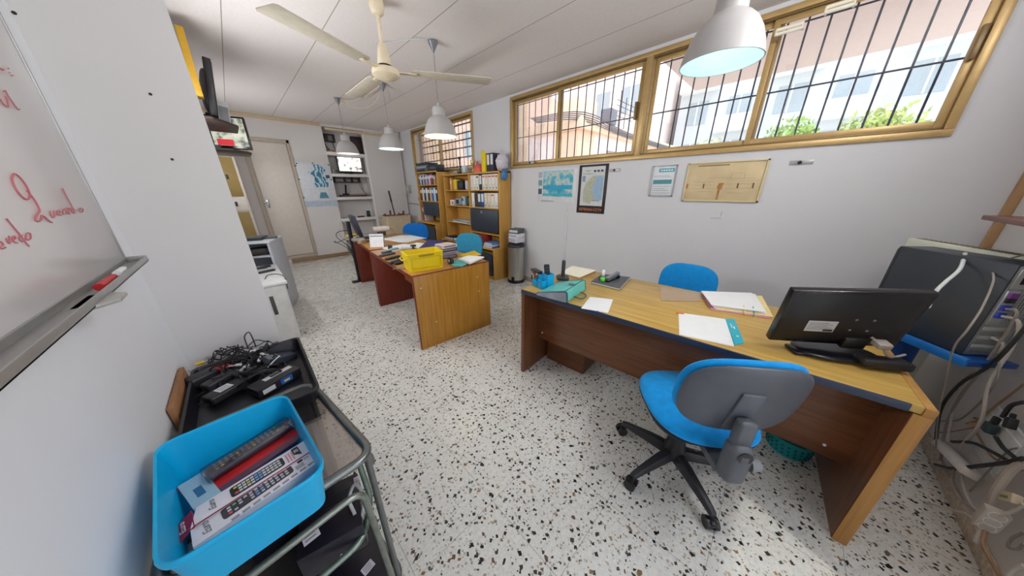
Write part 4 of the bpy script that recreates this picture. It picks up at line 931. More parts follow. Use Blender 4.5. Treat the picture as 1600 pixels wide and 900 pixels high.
cable([K(1502, 740, -.86), K(1508, 770, -.85), K(1520, 792, -.84), K(1534, 802, -.83)], .005, CW, 'white lead sagging from the power strip to the floor strip')
cable([K(1492, 728, -.85), K(1488, 752, -.84), K(1496, 775, -.83), K(1516, 792, -.83), K(1530, 805, -.82)], .005, CG, 'grey lead looping between the two power strips')
cable([K(1438, 782, -.80), K(1470, 792, -.80), K(1510, 803, -.80), K(1532, 822, -.82)], .0055, CW, 'pale lead crossing the floor toward the lower power strip')
cable([K(1600, 788, -.84), K(1580, 800, -.84), K(1558, 806, -.83), K(1536, 820, -.83), K(1524, 848, -.82)], .006, CW, 'white lead arching over the lower power strip')
cable([K(1600, 832, -.88), K(1580, 842, -.88), K(1575, 855, -.88), K(1590, 858, -.88), K(1600, 850, -.88)], .004, CG, 'thin grey coil on the white wall box')
cable([K(1600, 884, -.83), K(1586, 890, -.83), K(1576, 900, -.83)], .006, CW, 'white lead leaving the bottom right corner')
cable([K(1540, 830, -.83), K(1536, 850, -.82), K(1546, 872, -.82), K(1562, 900, -.82)], .006, CBR, 'brownish lead falling from the lower power strip')
cable([K(1510, 662, -.86), K(1530, 655, -.86), K(1556, 634, -.87), K(1585, 612, -.87), K(1600, 600, -.87)], .004, CBR, 'brown wire rising along the wall behind the plug pair')
cable([K(1522, 670, -.86), K(1540, 700, -.86), K(1556, 718, -.86), K(1575, 724, -.86), K(1600, 736, -.86)], .004, CBR, 'brown wire drooping below the beige wall clip')
cable([K(1460, 676, -.86), K(1490, 674, -.86), K(1540, 664, -.86)], .003, CBR, 'thin tan wire stretched level across the wall')
cable([K(1590, 700, -.865), K(1575, 705, -.865), K(1550, 730, -.865), K(1515, 768, -.865)], .003, CG, 'thin grey wire slanting down across the wall box')
c2_ = HF @ Vector((.06, -.035, 0))+hp
cable([c2_+Vector((0, 0, 1.17)), c2_+Vector((-.02, -.0, 1.185)), K(1556, 412, -.69), K(1552, 440, -.655), K(1535, 480, -.62), K(1512, 515, -.60), K(1490, 545, -.60), K(1476, 600, -.66), K(1466, 650, -.72), K(1462, 700, -.80)], .0032, CG, 'thin grey cable hanging over the dark side of the tower')
cable([tuple(ony(1508, 396, -.62)), tuple(ony(1500, 420, -.585)), tuple(ony(1478, 440, -.55)), tuple(ony(1462, 456, -.52)), tuple(ony(1450, 480, -.50))], .0065, plain((214, 220, 218), .4), 'white cable draped over the tower behind the black monitor')
def strip(p, q, label, n, c):
    p, q = Vector(p), Vector(q); d = (q-p); L = d.length; t = thing('power_strip', label, 'power strip', p); M = frame_m((0, 0, 0), d, Vector((0, 0, 1)).cross(d) if False else Vector((0, 1, .3)))
    b = B(); box(b, (0, -.027, -.018), (L, .027, .018), .006, M); mesh('body', b, c, t)
    for k in range(n):
        b = B(); lathe(b, [(0, .016), (.019, .016), (.020, .019), (.017, .0195), (.016, .012), (0, .012)], 18, M @ Tm(L*(k+.5)/n, 0, .0), False); mesh('socket', b, plain((232, 232, 228), .4), t)
strip(K(1470, 694, -.85), K(1518, 742, -.85), 'white power strip on the wall just beyond the desk end', 4, plain((224, 222, 216), .45))
strip(K(1535, 822, -.83), K(1560, 798, -.83), 'dusty white power strip lying lower down in the cable tangle', 3, plain((204, 200, 192), .5))
t = thing('power_plug', 'black power plug joined to a socket on the wall beside the tower', 'plug', K(1545, 672, -.85)); M = frame_m((0, 0, 0), Vector(K(1562, 648, -.85))-Vector(K(1545, 672, -.85)), (0, 1, 0))
b = B(); box(b, (-.012, -.015, -.02), (.035, .015, .02), .006, M); mesh('body', b, plain((44, 62, 70), .4), t); b = B(); box(b, (.035, -.009, -.012), (.07, .009, .012), .005, M); mesh('neck', b, CK, t)
t = thing('power_socket', 'second black connector hanging beside the wall plug', 'plug', K(1578, 664, -.85)); M = frame_m((0, 0, 0), Vector(K(1584, 646, -.85))-Vector(K(1578, 664, -.85)), (0, 1, 0))
b = B(); box(b, (-.016, -.012, -.016), (.03, .012, .016), .004, M); mesh('body', b, CK, t); b = B(); box(b, (.03, -.006, -.008), (.05, .006, .008), .003, M); mesh('neck', b, CK, t)
p = ony(1560, 735, NY); b = B(); q1 = ony(1515, 730, NY+.02); 
t = thing('junction_box', 'white plastic box low on the wall behind the leads', 'wall box', (2.14, NY+.001, .38)); b = B(); box(b, (-.16, 0, -.10), (.16, .012, .12), .004); mesh('cover', b, plain((222, 228, 228), .4), t); b = B(); box(b, (-.13, .012, -.07), (.13, .018, .09), .004); mesh('door', b, plain((228, 232, 232), .4), t)
t = thing('cable_clip', 'beige wall clip with brown wires', 'clip', K(1524, 662, -.872)); b = B(); pad(b, .05, .04, .03, 2.5, M=Matrix.Rotation(PI/2, 4, 'X')); mesh('cap', b, plain((190, 168, 142), .6), t); b = B(); box(b, (.01, -.012, .0), (.03, .005, .02), .003); mesh('latch', b, plain((120, 92, 70), .6), t)
t = thing('plug_adapter', 'cream plug with a red and green printed label low on the wall', 'plug', K(1578, 778, -.84)); M = frame_m((0, 0, 0), Vector(K(1592, 780, -.84))-Vector(K(1566, 774, -.84)), (0, 0, 1))
b = B(); box(b, (-.03, -.018, -.012), (.035, .018, .012), .004, M); bd = mesh('body', b, plain((222, 208, 178), .5), t); b = B(); box(b, (-.02, -.008, .012), (.02, .002, .0128), 0, M); mesh('printed_label', b, plain((130, 160, 120), .6), bd)
# ================================================================== on the yellow bin desk and the paper desk
t = thing('storage_bin', 'yellow plastic open bin on the corner of the nearer wooden desk', 'storage bin', (1.155, 2.38, DZ), math.radians(-9))
def loft(bm, loops, closed_ends=(False, False)):
    R = [[bm.verts.new(p) for p in L] for L in loops]; k = len(R[0])
    for a, c in zip(R, R[1:]):
        for i in range(k): bm.faces.new((a[i], a[(i+1) % k], c[(i+1) % k], c[i]))
    if closed_ends[0]: bm.faces.new(R[0])
    if closed_ends[1]: bm.faces.new(R[-1])
def tub(x, y, h, tap, rad, th, lip, f=.01):
    def lp(sx, sy, z, r): return [p for p in rounded_loop([(-sx, -sy, z), (sx, -sy, z), (sx, sy, z), (-sx, sy, z)], r, 5)]
    bx, by = x*tap, y*tap; b = B()
    loft(b, [lp(bx, by, 0, rad*.8), lp(x, y, h-lip*1.2, rad), lp(x+lip, y+lip, h-lip*1.1, rad+lip), lp(x+lip, y+lip, h-lip*.2, rad+lip), lp(x+lip*.6, y+lip*.6, h, rad), lp(x-th, y-th, h, rad-th*.5), lp(bx-th, by-th, f, rad*.6)], (True, True))
    return b
mesh('body', tub(.165, .115, .165, .93, .02, .006, .006), YELLOW, t)
b = B(); tube(b, rounded_loop([(-.13, -.1165, .03), (.13, -.1165, .03), (.135, -.1185, .125), (-.135, -.1185, .125)], .012, 4), .0025, 6, False, True); mesh('moulded_frame', b, plain((206, 182, 10), .45), t)
b = B(); box(b, (-.07, -.1225, .138), (.07, -.1195, .152), .002); mesh('handle_slot', b, plain((150, 130, 8), .6), t)
b = B(); tube(b, [(-.17, -.06, .12), (-.195, -.05, .11), (-.195, .05, .11), (-.17, .06, .12)], .006); mesh('handle', b, YELLOW, t)
rc = [((605, 399), 'topmost'), ((614, 404), 'second'), ((618, 410), 'third'), ((634, 404), 'fourth'), ((628, 411), 'fifth'), ((640, 398), 'sixth')]
wh = ['dark grey remote control farthest from the yellow bin', 'black remote control lying second from the desk joint', 'slim black remote control along the desk edge', 'grey remote control close to the yellow bin with pale tip', 'black remote control nearest the bunch of keys', 'dark remote control behind the yellow bin rim']
for k, ((x, y), _) in enumerate(rc):
    p = dz(x, y); remote('remote_control', wh[k], (p.x, p.y, DZ+.0002), (.95, .3+.12*(k % 3-1), 0), (0, 0, 1), .19-.008*(k % 3), .046, .022, [(70, 76, 86), (34, 36, 42), (44, 48, 56)][k % 3], 5, 2, (120, 124, 130), group='remote controls on the nearer wooden desk')
p = dz(626, 421); t = thing('key_bunch', 'small bunch of keys at the corner of the yellow bin', 'keys', (p.x, p.y, DZ)); b = B(); tube(b, [(.02*math.cos(i), .02*math.sin(i), .004) for i in [k*PI/6 for k in range(12)]], .002, 6, False, True); mesh('ring', b, STEEL, t)
for k in range(4):
    b = B(); M = Rz(k*1.1) @ Tm(.03, 0, .004+.004*k); lathe(b, [(0, 0), (.013, 0), (.013, .003), (0, .003)], 14, M, False); box(b, (.01, -.004, 0), (.05, .004, .003), .001, M); mesh('key', b, plain((170, 160, 150), .35, .6), t)
# navy ring folder standing open, stacked boxes, yellow and teal papers
p = dz(652, 392); t = thing('document_wallet', 'navy folder half open behind the yellow bin', 'folder', (1.47, 2.93, DZ), math.radians(20)); b = B(); box(b, (-.19, -.12, 0), (.19, .12, .006), .002); mesh('back_cover', b, NAVY, t)
b = B(); box(b, (-.18, -.11, .006), (.10, .11, .018), .002); mesh('pages', b, PAPERY, t); b = B(); box(b, (0, -.12, 0), (.26, .12, .006), .002, Tm(-.04, 0, .02) @ Matrix.Rotation(math.radians(-22), 4, 'Y')); mesh('front_cover', b, NAVY, t)
for k in range(4):
    c = [(60, 58, 72), (150, 140, 150), (56, 52, 66), (206, 190, 186)][k]; nn = ['dark box at the bottom', 'greyish box second', 'dark blue box third', 'pale box topmost'][k]
    blk('carton', (1.46, 2.52, DZ+.037*k), (1.64, 2.68, DZ+.036+.037*k), c, '%s in the pile behind the yellow bin' % nn, 'box', .003, [('print_band', (-.005, .1, .3), (.01, .9, .8), (130, 124, 140)), ('print_band', (.1, -.005, .3), (.9, .01, .8), (120, 116, 130))], math.radians(-14+5*k), 'boxes behind the yellow bin')
blk('tape_roll', (1.395, 2.27, DZ), (1.435, 2.36, DZ+.07), (40, 44, 54), 'dark roll beside the yellow bin on the desk', 'tape roll', .02, [('core', (-.02, .3, .3), (1.02, .7, .7), (210, 210, 214))])
b = B(); prism(b, P2((716, 399), (741, 392), (752, 398), (730, 404)), DZ, DZ+.004); solo('yellow_folder', b, plain((234, 190, 20), .6), 'yellow card folder lying at the chair side of the yellow bin desk', 'folder')
q = P2((705, 416), (718, 403), (738, 409), (722, 417)); b = B(); prism(b, q, DZ, DZ+.012, bev=.002); solo('teal_booklet', b, plain((84, 182, 182), .55), 'pale teal booklet near the end of the yellow bin desk', 'booklet')
paper_pile(P2((716, 408), (732, 403), (756, 405), (735, 415)), DZ+.013, 4, 'cream papers lying over the teal booklet at the desk end', 'papers', .006, .004, [PAPERY, PAPER])
# paper desk
paper_pile(P2((598, 374), (634, 368), (664, 372), (630, 379)), DZ, 5, 'spread of white sheets in front of the deep blue chair', 'papers', .05, .002)
paper_pile(P2((600, 388), (632, 382), (650, 384), (616, 392)), DZ, 4, 'white sheets in the middle of the paper covered desk', 'papers', .03, .002)
paper_pile(P2((634, 386), (652, 381), (668, 383), (654, 390)), DZ+.012, 3, 'papers with a red edge beside the navy folder', 'papers', .02, .003, [plain((214, 96, 96), .7), PAPERY, PAPER])
t = thing('desk_calendar', 'white tent calendar standing on the paper covered desk', 'calendar', (1.225, 3.76, DZ), math.radians(-38))
for s in (-1, 1):
    b = B(); box(b, (-.085, -.0015, 0), (.085, .0015, .17), 0, Tm(0, s*.045, 0) @ Matrix.Rotation(s*math.radians(14), 4, 'X')); mesh('card', b, plain((226, 228, 230), .7), t)
b = B()
for k in range(11): tube(b, [(-.075+.015*k, .008*math.cos(i), .162+.008*math.sin(i)) for i in [q*PI/4 for q in range(8)]], .0012, 5, False, True)
mesh('spiral_binding', b, DKGREY, t); b = B(); box(b, (-.08, -.0022, .135), (.08, -.0012, .15), 0, Tm(0, -.045, 0) @ Matrix.Rotation(math.radians(-14), 4, 'X')); mesh('header', b, plain((120, 134, 146), .6), t)
sm = [((604, 395), (.12, .05, .02), (70, 74, 84), 'dark flat gadget by the calendar foot'), ((616, 391), (.10, .05, .03), (130, 160, 160), 'greenish small box by the calendar'), ((610, 389.5), (.05, .05, .05), (40, 44, 50), 'black cube like gadget near the calendar'), ((636, 389), (.13, .05, .03), (190, 194, 200), 'pale long gadget in the middle of the paper desk'), ((646, 388), (.06, .05, .045), (44, 46, 56), 'black gadget beside the pale long one'), ((560, 376), (.16, .10, .035), (150, 150, 146), 'grey flat box at the far edge of the paper desk'), ((575, 377.5), (.12, .07, .025), (90, 100, 96), 'dark green flat box by the calendar'), ((566, 380), (.1, .06, .05), (170, 150, 124), 'tan small box near the far desk edge'), ((552, 369), (.2, .10, .03), (226, 190, 60), 'yellow flat box beside the edge on monitor')]
for (x, y), s, c, lab in sm:
    p = dz(x, y); blk('gadget', (p.x-s[0]/2, p.y-s[1]/2, DZ), (p.x+s[0]/2, p.y+s[1]/2, DZ+s[2]), c, lab, 'gadget', .006, [('panel', (.1, .1, .9), (.9, .9, 1.03), tuple(min(255, int(v*1.25)) for v in c))], rnd.uniform(-.6, .6), 'gadgets on the paper covered desk')
# monitor edge on with its cables and floor stand
t = thing('computer_monitor', 'dark monitor seen edge on at the far end of the paper desk', 'monitor', (1.29, 4.62, DZ), math.radians(-8)); M = Tm(-.03, 0, .05) @ Matrix.Rotation(math.radians(-12), 4, 'Y') 
b = B(); box(b, (-.02, -.20, .0), (.03, .20, .30), .006, M); mesh('housing', b, plain((34, 36, 56), .4), t); b = B(); box(b, (.029, -.185, .015), (.032, .185, .285), 0, M); mesh('screen', b, plain((16, 18, 26), .15), t)
b = B(); box(b, (-.07, -.10, 0), (.10, .10, .014), .005); box(b, (-.025, -.03, .01), (.01, .03, .09), .004); mesh('foot', b, BLACK, t)
t = thing('cable_pole', 'black upright pole with a foot beside the far desk end', 'stand', (1.20, 4.86, 0)); b = B(); box(b, (-.028, -.028, .02), (.022, .022, .98), .004); mesh('pole', b, plain((34, 32, 40), .5), t); b = B(); box(b, (-.12, -.05, 0), (.05, .05, .022), .006); mesh('foot', b, BLACK, t)
for k in range(3):
    b = B(); tube(b, [(-.02, -.02, .95-.1*k), (-.10-.05*k, .01, 1.0-.16*k), (-.15-.04*k, .02, .82-.06*k), (-.07, .0, .66-.05*k), (-.03, -.02, .6-.1*k)], .005); o = mesh('looped_lead', b, [LTGREY, CK, DKGREY][k], t)
t = thing('desk_lamp_tube', 'white rounded tube shaped device behind the edge on monitor', 'device', (1.62, 4.70, DZ), math.radians(-6)); b = B()
lathe(b, [(0, -.13), (.035, -.125), (.045, -.1), (.045, .09), (.036, .125), (0, .13)], 24, Tm(0, 0, .10) @ Matrix.Rotation(PI/2, 4, 'Y'), False); mesh('body', b, plain((224, 216, 206), .4), t); b = B(); box(b, (-.06, -.04, 0), (.06, .04, .06), .01); mesh('foot', b, DKGREY, t)
b = B(); tube(b, [(.13, 0, .10), (.18, 0, .08), (.19, -.02, .0)], .007); mesh('lead', b, plain((190, 120, 50), .5), t)
# beige crate of tools in the corner
t = thing('tool_crate', 'beige plastic crate of tools standing in the far corner', 'crate', (2.70, 6.72, .0)); 
b = B(); box(b, (-.30, -.20, 0), (.30, .20, .42), .01); mesh('base_cupboard', b, plain((206, 180, 140), .5), t)
cr = tub(.29, .20, .45, .93, .03, .008, .014); bmesh.ops.translate(cr, vec=(0, 0, .42), verts=cr.verts); mesh('crate_body', cr, plain((206, 190, 160), .5), t)
for k, (x, y, z1, c, lab, nm_) in enumerate(((.05, .03, 1.42, (60, 56, 54), 'long dark handled tool leaning out of the beige crate', 'hand_tool'), (-.12, .02, .98, (150, 40, 40), 'red handled tool in the beige crate', 'hand_tool'), (.18, -.02, .96, (170, 70, 60), 'short reddish tool at the right of the beige crate', 'hand_tool'))):
    t2 = thing(nm_, lab, 'tool', (2.70+x, 6.72+y, .432)); b = B(); cyl(b, (0, 0, 0), (-.10 if k == 0 else .03, .02, z1-.432), .014); mesh('shaft', b, plain(c, .5), t2); b = B(); cyl(b, (-.075 if k == 0 else .022, .015, (z1-.432)*.74), (-.10 if k == 0 else .03, .02, z1-.43), .02); mesh('grip', b, plain(tuple(int(v*.7) for v in c), .5), t2)
b = B(); rr = random.Random(9)
for k in range(40):
    p_ = Vector((2.70+rr.uniform(-.24, .24), 6.72+rr.uniform(-.15, .15), .83+rr.uniform(0, .05))); d_ = Vector((rr.uniform(-.08, .08), rr.uniform(-.06, .06), rr.uniform(.0, .06))); cyl(b, p_-d_, p_+d_, rr.uniform(.006, .014), seg=6)
solo('tool_jumble', b, plain((130, 84, 72), .6, var=.5, sc=9), 'jumble of small reddish tools filling the beige crate', 'tools', kind='stuff')
# teal perforated basket under the desk
p = onz(1228, 712, 0); t = thing('waste_basket', 'low teal perforated basket under the long desk behind the swivel chair', 'basket', (p.x+.07, p.y-.0, 0)); TL = plain((20, 152, 158), .45); b = B(); lathe(b, [(0, 0), (.085, 0), (.095, .012), (.105, .10), (.108, .11), (.102, .11), (.092, .015), (0, .01)], 32, cap=False); mesh('body', b, TL, t)
for z in (.03, .055, .08):
    for k in range(24):
        a_ = 2*PI*k/24+z*9; r_ = .0985+(z-.03)*.11; b = B(); cyl(b, (r_*math.cos(a_)*.985, r_*math.sin(a_)*.985, z), (r_*1.008*math.cos(a_), r_*1.008*math.sin(a_), z), .006, seg=8); mesh('hole', b, plain((8, 84, 92), .7), t)

# ================================================================== trolley with tray and remote crate
TZ = .72; A_ = onz(578, 700, TZ); 
t = thing('serving_trolley', 'grey tubular trolley with smoked glass top in the near corner', 'trolley', (-.10, .93, 0))
O = Vector((-.10, .93, 0)); x0, x1, y0, y1 = -.292, .112, .70, 1.20
c4 = [(x0, y0-.02, TZ), (x1, y0+.0, TZ), (x1-.07, y1, TZ), (x0, y1-.02, TZ)]
lp = [p-O for p in rounded_loop(c4, .055)]
b = B(); tube(b, lp, .0125, 10, False, True); mesh('top_frame', b, TUBE, t)
b = B(); prism(b, [(p.x, p.y) for p in [v*1.0 for v in lp]], TZ-.008, TZ-.001); mesh('glass_top', b, glass((214, 208, 204), .05), t)
def low(z): return [Vector((x, y, z)) for x, y, _ in c4]
lo = [p-O for p in rounded_loop(low(.085), .055)]
b = B(); tube(b, lo, .0125, 10, False, True); mesh('lower_frame', b, TUBE, t)
b = B(); prism(b, [(p.x*.97-.05 if p.x > 0 else p.x*.97, p.y*.97) for p in lo], .078, .085); mesh('lower_shelf', b, plain((66, 62, 60), .4, bmp=.03), t)
for i, (x, y, z) in enumerate(c4):
    f = .93; px_, py_ = (x-O.x)*f, (y-O.y)*f
    b = B(); tube(b, [(px_, py_, TZ-.01), (px_, py_, .03)], .010, 10, False); mesh('upright', b, TUBE, t)
    b = B(); cyl(b, (px_-.012, py_, .026), (px_+.012, py_, .026), .026, seg=18); mesh('caster', b, CHAR, t)
hb = [(x0+.02-O.x, y0-.055-O.y, .10), (x0+.02-O.x, y0-.055-O.y, .645), (.06-O.x, y0-.025-O.y, .645), (.075-O.x, y0-.03-O.y, .10)]
b = B(); tube(b, rounded_path([Vector(q) for q in hb], .045), .0095, 10, False); mesh('front_hoop', b, plain((132, 138, 130), .32, .7, .15, 40), t)
b = B(); tube(b, rounded_path([Vector((x0+.02-O.x, y0-.05-O.y, .46)), Vector((.03-O.x, y0-.03-O.y, .46)), Vector((.085-O.x, y0+.06-O.y, .48)), Vector((.085-O.x, y0+.12-O.y, .60))], .04), .009, 10, False); mesh('guard_rail', b, plain((120, 136, 126), .35, .6, .2, 40), t)
b = B(); pad(b, .04, .04, .02, 2.2, M=Tm(.118-O.x, .80-O.y, .60) @ Matrix.Rotation(PI/2, 4, 'Y')); mesh('end_knob', b, plain((96, 92, 88), .5), t)
b = B(); box(b, (x0+.02-O.x, y0+.02-O.y, .405), (.0-O.x, y1-.05-O.y, .415), .003); mesh('middle_shelf', b, plain((60, 56, 54), .4), t)
# recorders on the middle shelf
def recorder(p, rz, sz, lab, labs):
    t = thing('video_recorder', lab, 'recorder', p, rz, 'black recorders under the trolley top'); x, y, z = sz
    b = B(); box(b, (-x/2, -y/2, 0), (x/2, y/2, z), .006); bd = mesh('case', b, plain((24, 22, 34), .35), t)
    for (lx, ly, w_, h_, r_) in labs:
        b = B(); box(b, (-w_/2, -h_/2, 0), (w_/2, h_/2, .0009), 0, Tm(lx, ly, z) @ Rz(r_)); lb = mesh('white_label', b, plain((218, 216, 226), .7), bd)
        for k in range(3):
            b = B(); box(b, (-w_*.38, -h_*.3+h_*.25*k, .0009), (w_*.3, -h_*.24+h_*.25*k, .0012), 0, Tm(lx, ly, z) @ Rz(r_)); mesh('print_line', b, plain((80, 78, 90), .7), lb)
    for k in range(5):
        b = B(); cyl(b, (x/2-.02-.012*k, -y/2-.002, z*.3), (x/2-.02-.012*k, -y/2, z*.3), .003, seg=8); mesh('status_light', b, LTGREY, bd)
    for k in range(4):
        b = B(); box(b, (-x*.1, y*.05+.012*k, z), (x*.35, y*.05+.0035+.012*k, z+.0012), .0003); mesh('groove', b, CHAR, bd)
recorder((-.02, .785, .4155), math.radians(-12), (.16, .19, .10), 'black recorder with crumpled white labels nearest the trolley front', [(-.05, -.04, .04, .045, .3), (.075, .06, .015, .03, 0)])
recorder((-.13, .99, .4155), math.radians(6), (.20, .25, .075), 'black recorder farther back under the trolley top', [(.06, .08, .03, .05, .2), (.085, -.02, .02, .03, .1)])
recorder((-.02, .84, .0855), math.radians(-8), (.22, .24, .06), 'black recorder on the lowest trolley shelf', [(.05, -.05, .04, .03, .4)])
b = B(); tube(b, [(.04, .70, .50), (.065, .73, .545), (.055, .77, .57), (.03, .76, .54), (.03, .72, .515)], .005); o = mesh('grey_cable', b, LTGREY); tag(o, 'pale cable bent over the front recorder under the trolley top', 'cable')
# blue crate of remotes
cz0 = TZ+.0005; cF = [onz(x, y, .85) for x, y in ((447, 612), (513, 730), (236, 905), (238, 697))]
t = thing('plastic_crate', 'bright cyan plastic crate holding boxed remote controls on the trolley', 'crate', (-.145, .80, cz0)); O2 = Vector((-.145, .80, cz0))
top = [Vector((p.x, p.y, .85))-O2 for p in cF]; cen = sum(top, Vector())/4
def cl(s, z, r, grow=0):
    out = []
    for p in top:
        q = cen+(p-cen)*s; d_ = (p-cen); d_.z = 0; q = q+d_.normalized()*grow; q.z = z; out.append(q)
    return rounded_loop(out, r, 6)
b = B(); hz = .85-cz0
loft(b, [cl(.86, 0, .03), cl(.955, hz-.018, .04), cl(.985, hz-.016, .042), cl(1.0, hz-.006, .045), cl(.99, hz, .045), cl(.955, hz-.004, .04), cl(.94, hz-.02, .038), cl(.845, .006, .028)], (True, True)); mesh('tub', b, CYAN, t)
# contents
BZ = cz0+.0065
def card_frame(p0, p1, z):
    a_, c_ = onz(*p0, z), onz(*p1, z); return a_, c_
def face_box(name, label, px, ztop, h, c, group=None):
    """box whose four top corners sit at the photographed corners on the plane z = ztop; order: near end back, far end back, far end front, near end front"""
    q = [onz(x, y, ztop) for x, y in px]; c_ = sum(q, Vector())/4; t = thing(name, label, 'package', (c_.x, c_.y, ztop-h), 0, group)
    b = B(); prism(b, [(p.x-c_.x, p.y-c_.y) for p in q], 0, h, bev=.001); bd = mesh('carton', b, plain(c, .45, var=.02), t)
    ax = ((q[1]+q[2])-(q[0]+q[3])); ax.z = 0; ln = ax.length/2; ay = ((q[0]+q[1])-(q[3]+q[2])); wd = ay.length/2
    return t, bd, frame_m((0, 0, h), ax, ay), ln, wd
def flat(bd, nm_, M, x0, y0, x1, y1, c, h=.0008, base=0, rough=.45):
    b = B(); box(b, (x0, y0, base), (x1, y1, base+h), 0, M); return mesh(nm_, b, plain(c, rough, var=.02), bd)
def printed_remote(bd, M, x0, x1, yc, w_, c, kc, seed):
    b = B(); prism(b, [(p.x, p.y) for p in rounded_loop([(x0, yc-w_/2, 0), (x1, yc-w_/2, 0), (x1, yc+w_/2, 0), (x0, yc+w_/2, 0)], w_*.22, 4)], .0002, .0012, M); im = mesh('remote_picture', b, plain(c, .4), bd); r = random.Random(seed)
    n_ = 12
    for i in range(n_):
        for j in range(3):
            x = x0+(x1-x0)*(.06+.88*(i+.5)/n_); y_ = yc+w_*(-.28+.28*j); s = w_*.085
            cc = kc
            if i == 0 and j == 0: cc = (226, 90, 84)
            elif i in (5, 6): cc = (120, 160, 210) if r.random() < .8 else kc
            elif r.random() < .12: cc = r.choice([(210, 190, 70), (90, 180, 110), (200, 80, 80)])
            if r.random() < .12: continue
            b = B(); box(b, (x-s*1.1, y_-s, .0012), (x+s*1.1, y_+s, .0017), .0002, M); mesh('printed_key', b, plain(cc, .5), im)
t, bd, M, ln, wd = face_box('remote_box', 'white boxed remote control nearest the crate front with printed small text', [(297, 828), (478, 701), (497, 722), (301, 856)], .787, .042, (228, 226, 232))
printed_remote(bd, M, -ln*.29, ln*.30, wd*.06, wd*.52, (58, 56, 66), (196, 196, 204), 1)
lettering('Euro', .018, plain((128, 134, 140), .6), bd, M @ Tm(-ln*.40, wd*.02, .0008) @ Rz(PI/2-.0), shear=.3)
for k in range(9): flat(bd, 'print_line', M, -ln*.25+.018*k, -wd*.46, -ln*.25+.018*k+.013, -wd*.36, (150, 148, 158))
flat(bd, 'red_stripe', M, -ln*.5, wd*.44, ln*.5, wd*.5, (150, 26, 54)); flat(bd, 'badge', M, ln*.36, wd*.05, ln*.41, wd*.42, (36, 36, 42)); flat(bd, 'print_block', M, ln*.32, -wd*.25, ln*.40, -wd*.02, (168, 164, 172)); flat(bd, 'print_block', M, ln*.42, wd*.0, ln*.47, wd*.35, (190, 186, 190))
t, bd, M, ln, wd = face_box('remote_box', 'white boxed remote control second from the crate front with a torn crimson end flap', [(306, 793), (474, 689), (484, 708), (297, 826)], .790, .044, (226, 224, 232))
printed_remote(bd, M, -ln*.22, ln*.26, wd*.02, wd*.60, (28, 30, 36), (206, 208, 212), 2)
lettering('Euro', .016, plain((128, 134, 140), .6), bd, M @ Tm(-ln*.36, wd*.05, .0008) @ Rz(PI/2), shear=.3)
b = B(); prism(b, [(ln*.36, -wd*.02), (ln*.43, -wd*.25), (ln*.43, wd*.42), (ln*.36, wd*.42)], .0002, .001, M); bg_ = mesh('badge', b, plain((30, 30, 36), .4), bd); lettering('21', .013, PAPER, bg_, M @ Tm(ln*.397, wd*.15, .0016) @ Rz(PI/2))
for k in range(3): flat(bd, 'print_line', M, ln*.285+.006*k, -wd*.3, ln*.285+.0035+.006*k, wd*.3, (206, 150, 160))
flat(bd, 'red_stripe', M, -ln*.5, -wd*.5, ln*.5, -wd*.44, (150, 26, 54))
b = B(); prism(b, [(-.044, -wd*.5), (0, -wd*.5), (0, wd*.42), (-.040, wd*.40)], -.001, .001, M @ Tm(-ln*.5, 0, 0) @ Matrix.Rotation(math.radians(-32), 4, 'Y')); fl = mesh('end_flap', b, plain((160, 24, 62), .45), bd); lettering('Euro', .016, plain((226, 200, 210), .6), fl, M @ Tm(-ln*.5, 0, 0) @ Matrix.Rotation(math.radians(-32), 4, 'Y') @ Tm(-.02, 0, .0016) @ Rz(PI/2), shear=.3)
flat(bd, 'open_end', M @ Tm(-ln*.5-.001, 0, -.04) @ Matrix.Rotation(-PI/2, 4, 'Y'), 0, -wd*.45, .035, wd*.45, (26, 22, 30))
t, bd, M, ln, wd = face_box('blister_pack', 'blister pack with grey remote control on red card at the back of the crate', [(275, 763), (459, 649), (476, 680), (306, 796)], .776, .003, (176, 26, 36))
flat(bd, 'pale_end', M, -ln*.5, -wd*.5, -ln*.31, wd*.5, (150, 186, 206), .0009); flat(bd, 'blue_hand_logo', M, -ln*.44, -wd*.22, -ln*.38, wd*.1, (24, 98, 144), .0012); flat(bd, 'dark_border', M, -ln*.31, -wd*.5, ln*.5, -wd*.34, (74, 62, 84), .0009)
rp = M @ Vector((ln*.03, wd*.16, .0012)); remote('grey_remote', '', rp, M.to_3x3() @ Vector((1, 0, 0)), M.to_3x3() @ Vector((0, 0, 1)), ln*.70, wd*.40, .018, (86, 84, 92), 13, 3, (150, 150, 158), parent=bd, extra=[(226, 210, 90), (90, 190, 110), (230, 90, 90), (236, 236, 238)])
b = B(); box(b, (-ln*.34, -wd*.10, .0), (ln*.47, wd*.42, .021), .006, M); mesh('clear_blister', b, glass((240, 240, 244), .07), bd)
p = onz(318, 835, .745); blk('battery_case', (p.x-.045, p.y-.03, BZ), (p.x+.035, p.y+.02, BZ+.02), (30, 30, 38), 'black bit showing under the torn box end in the crate', 'package', .004, [('label', (.2, .1, .95), (.7, .6, 1.05), (200, 200, 206))], .3)
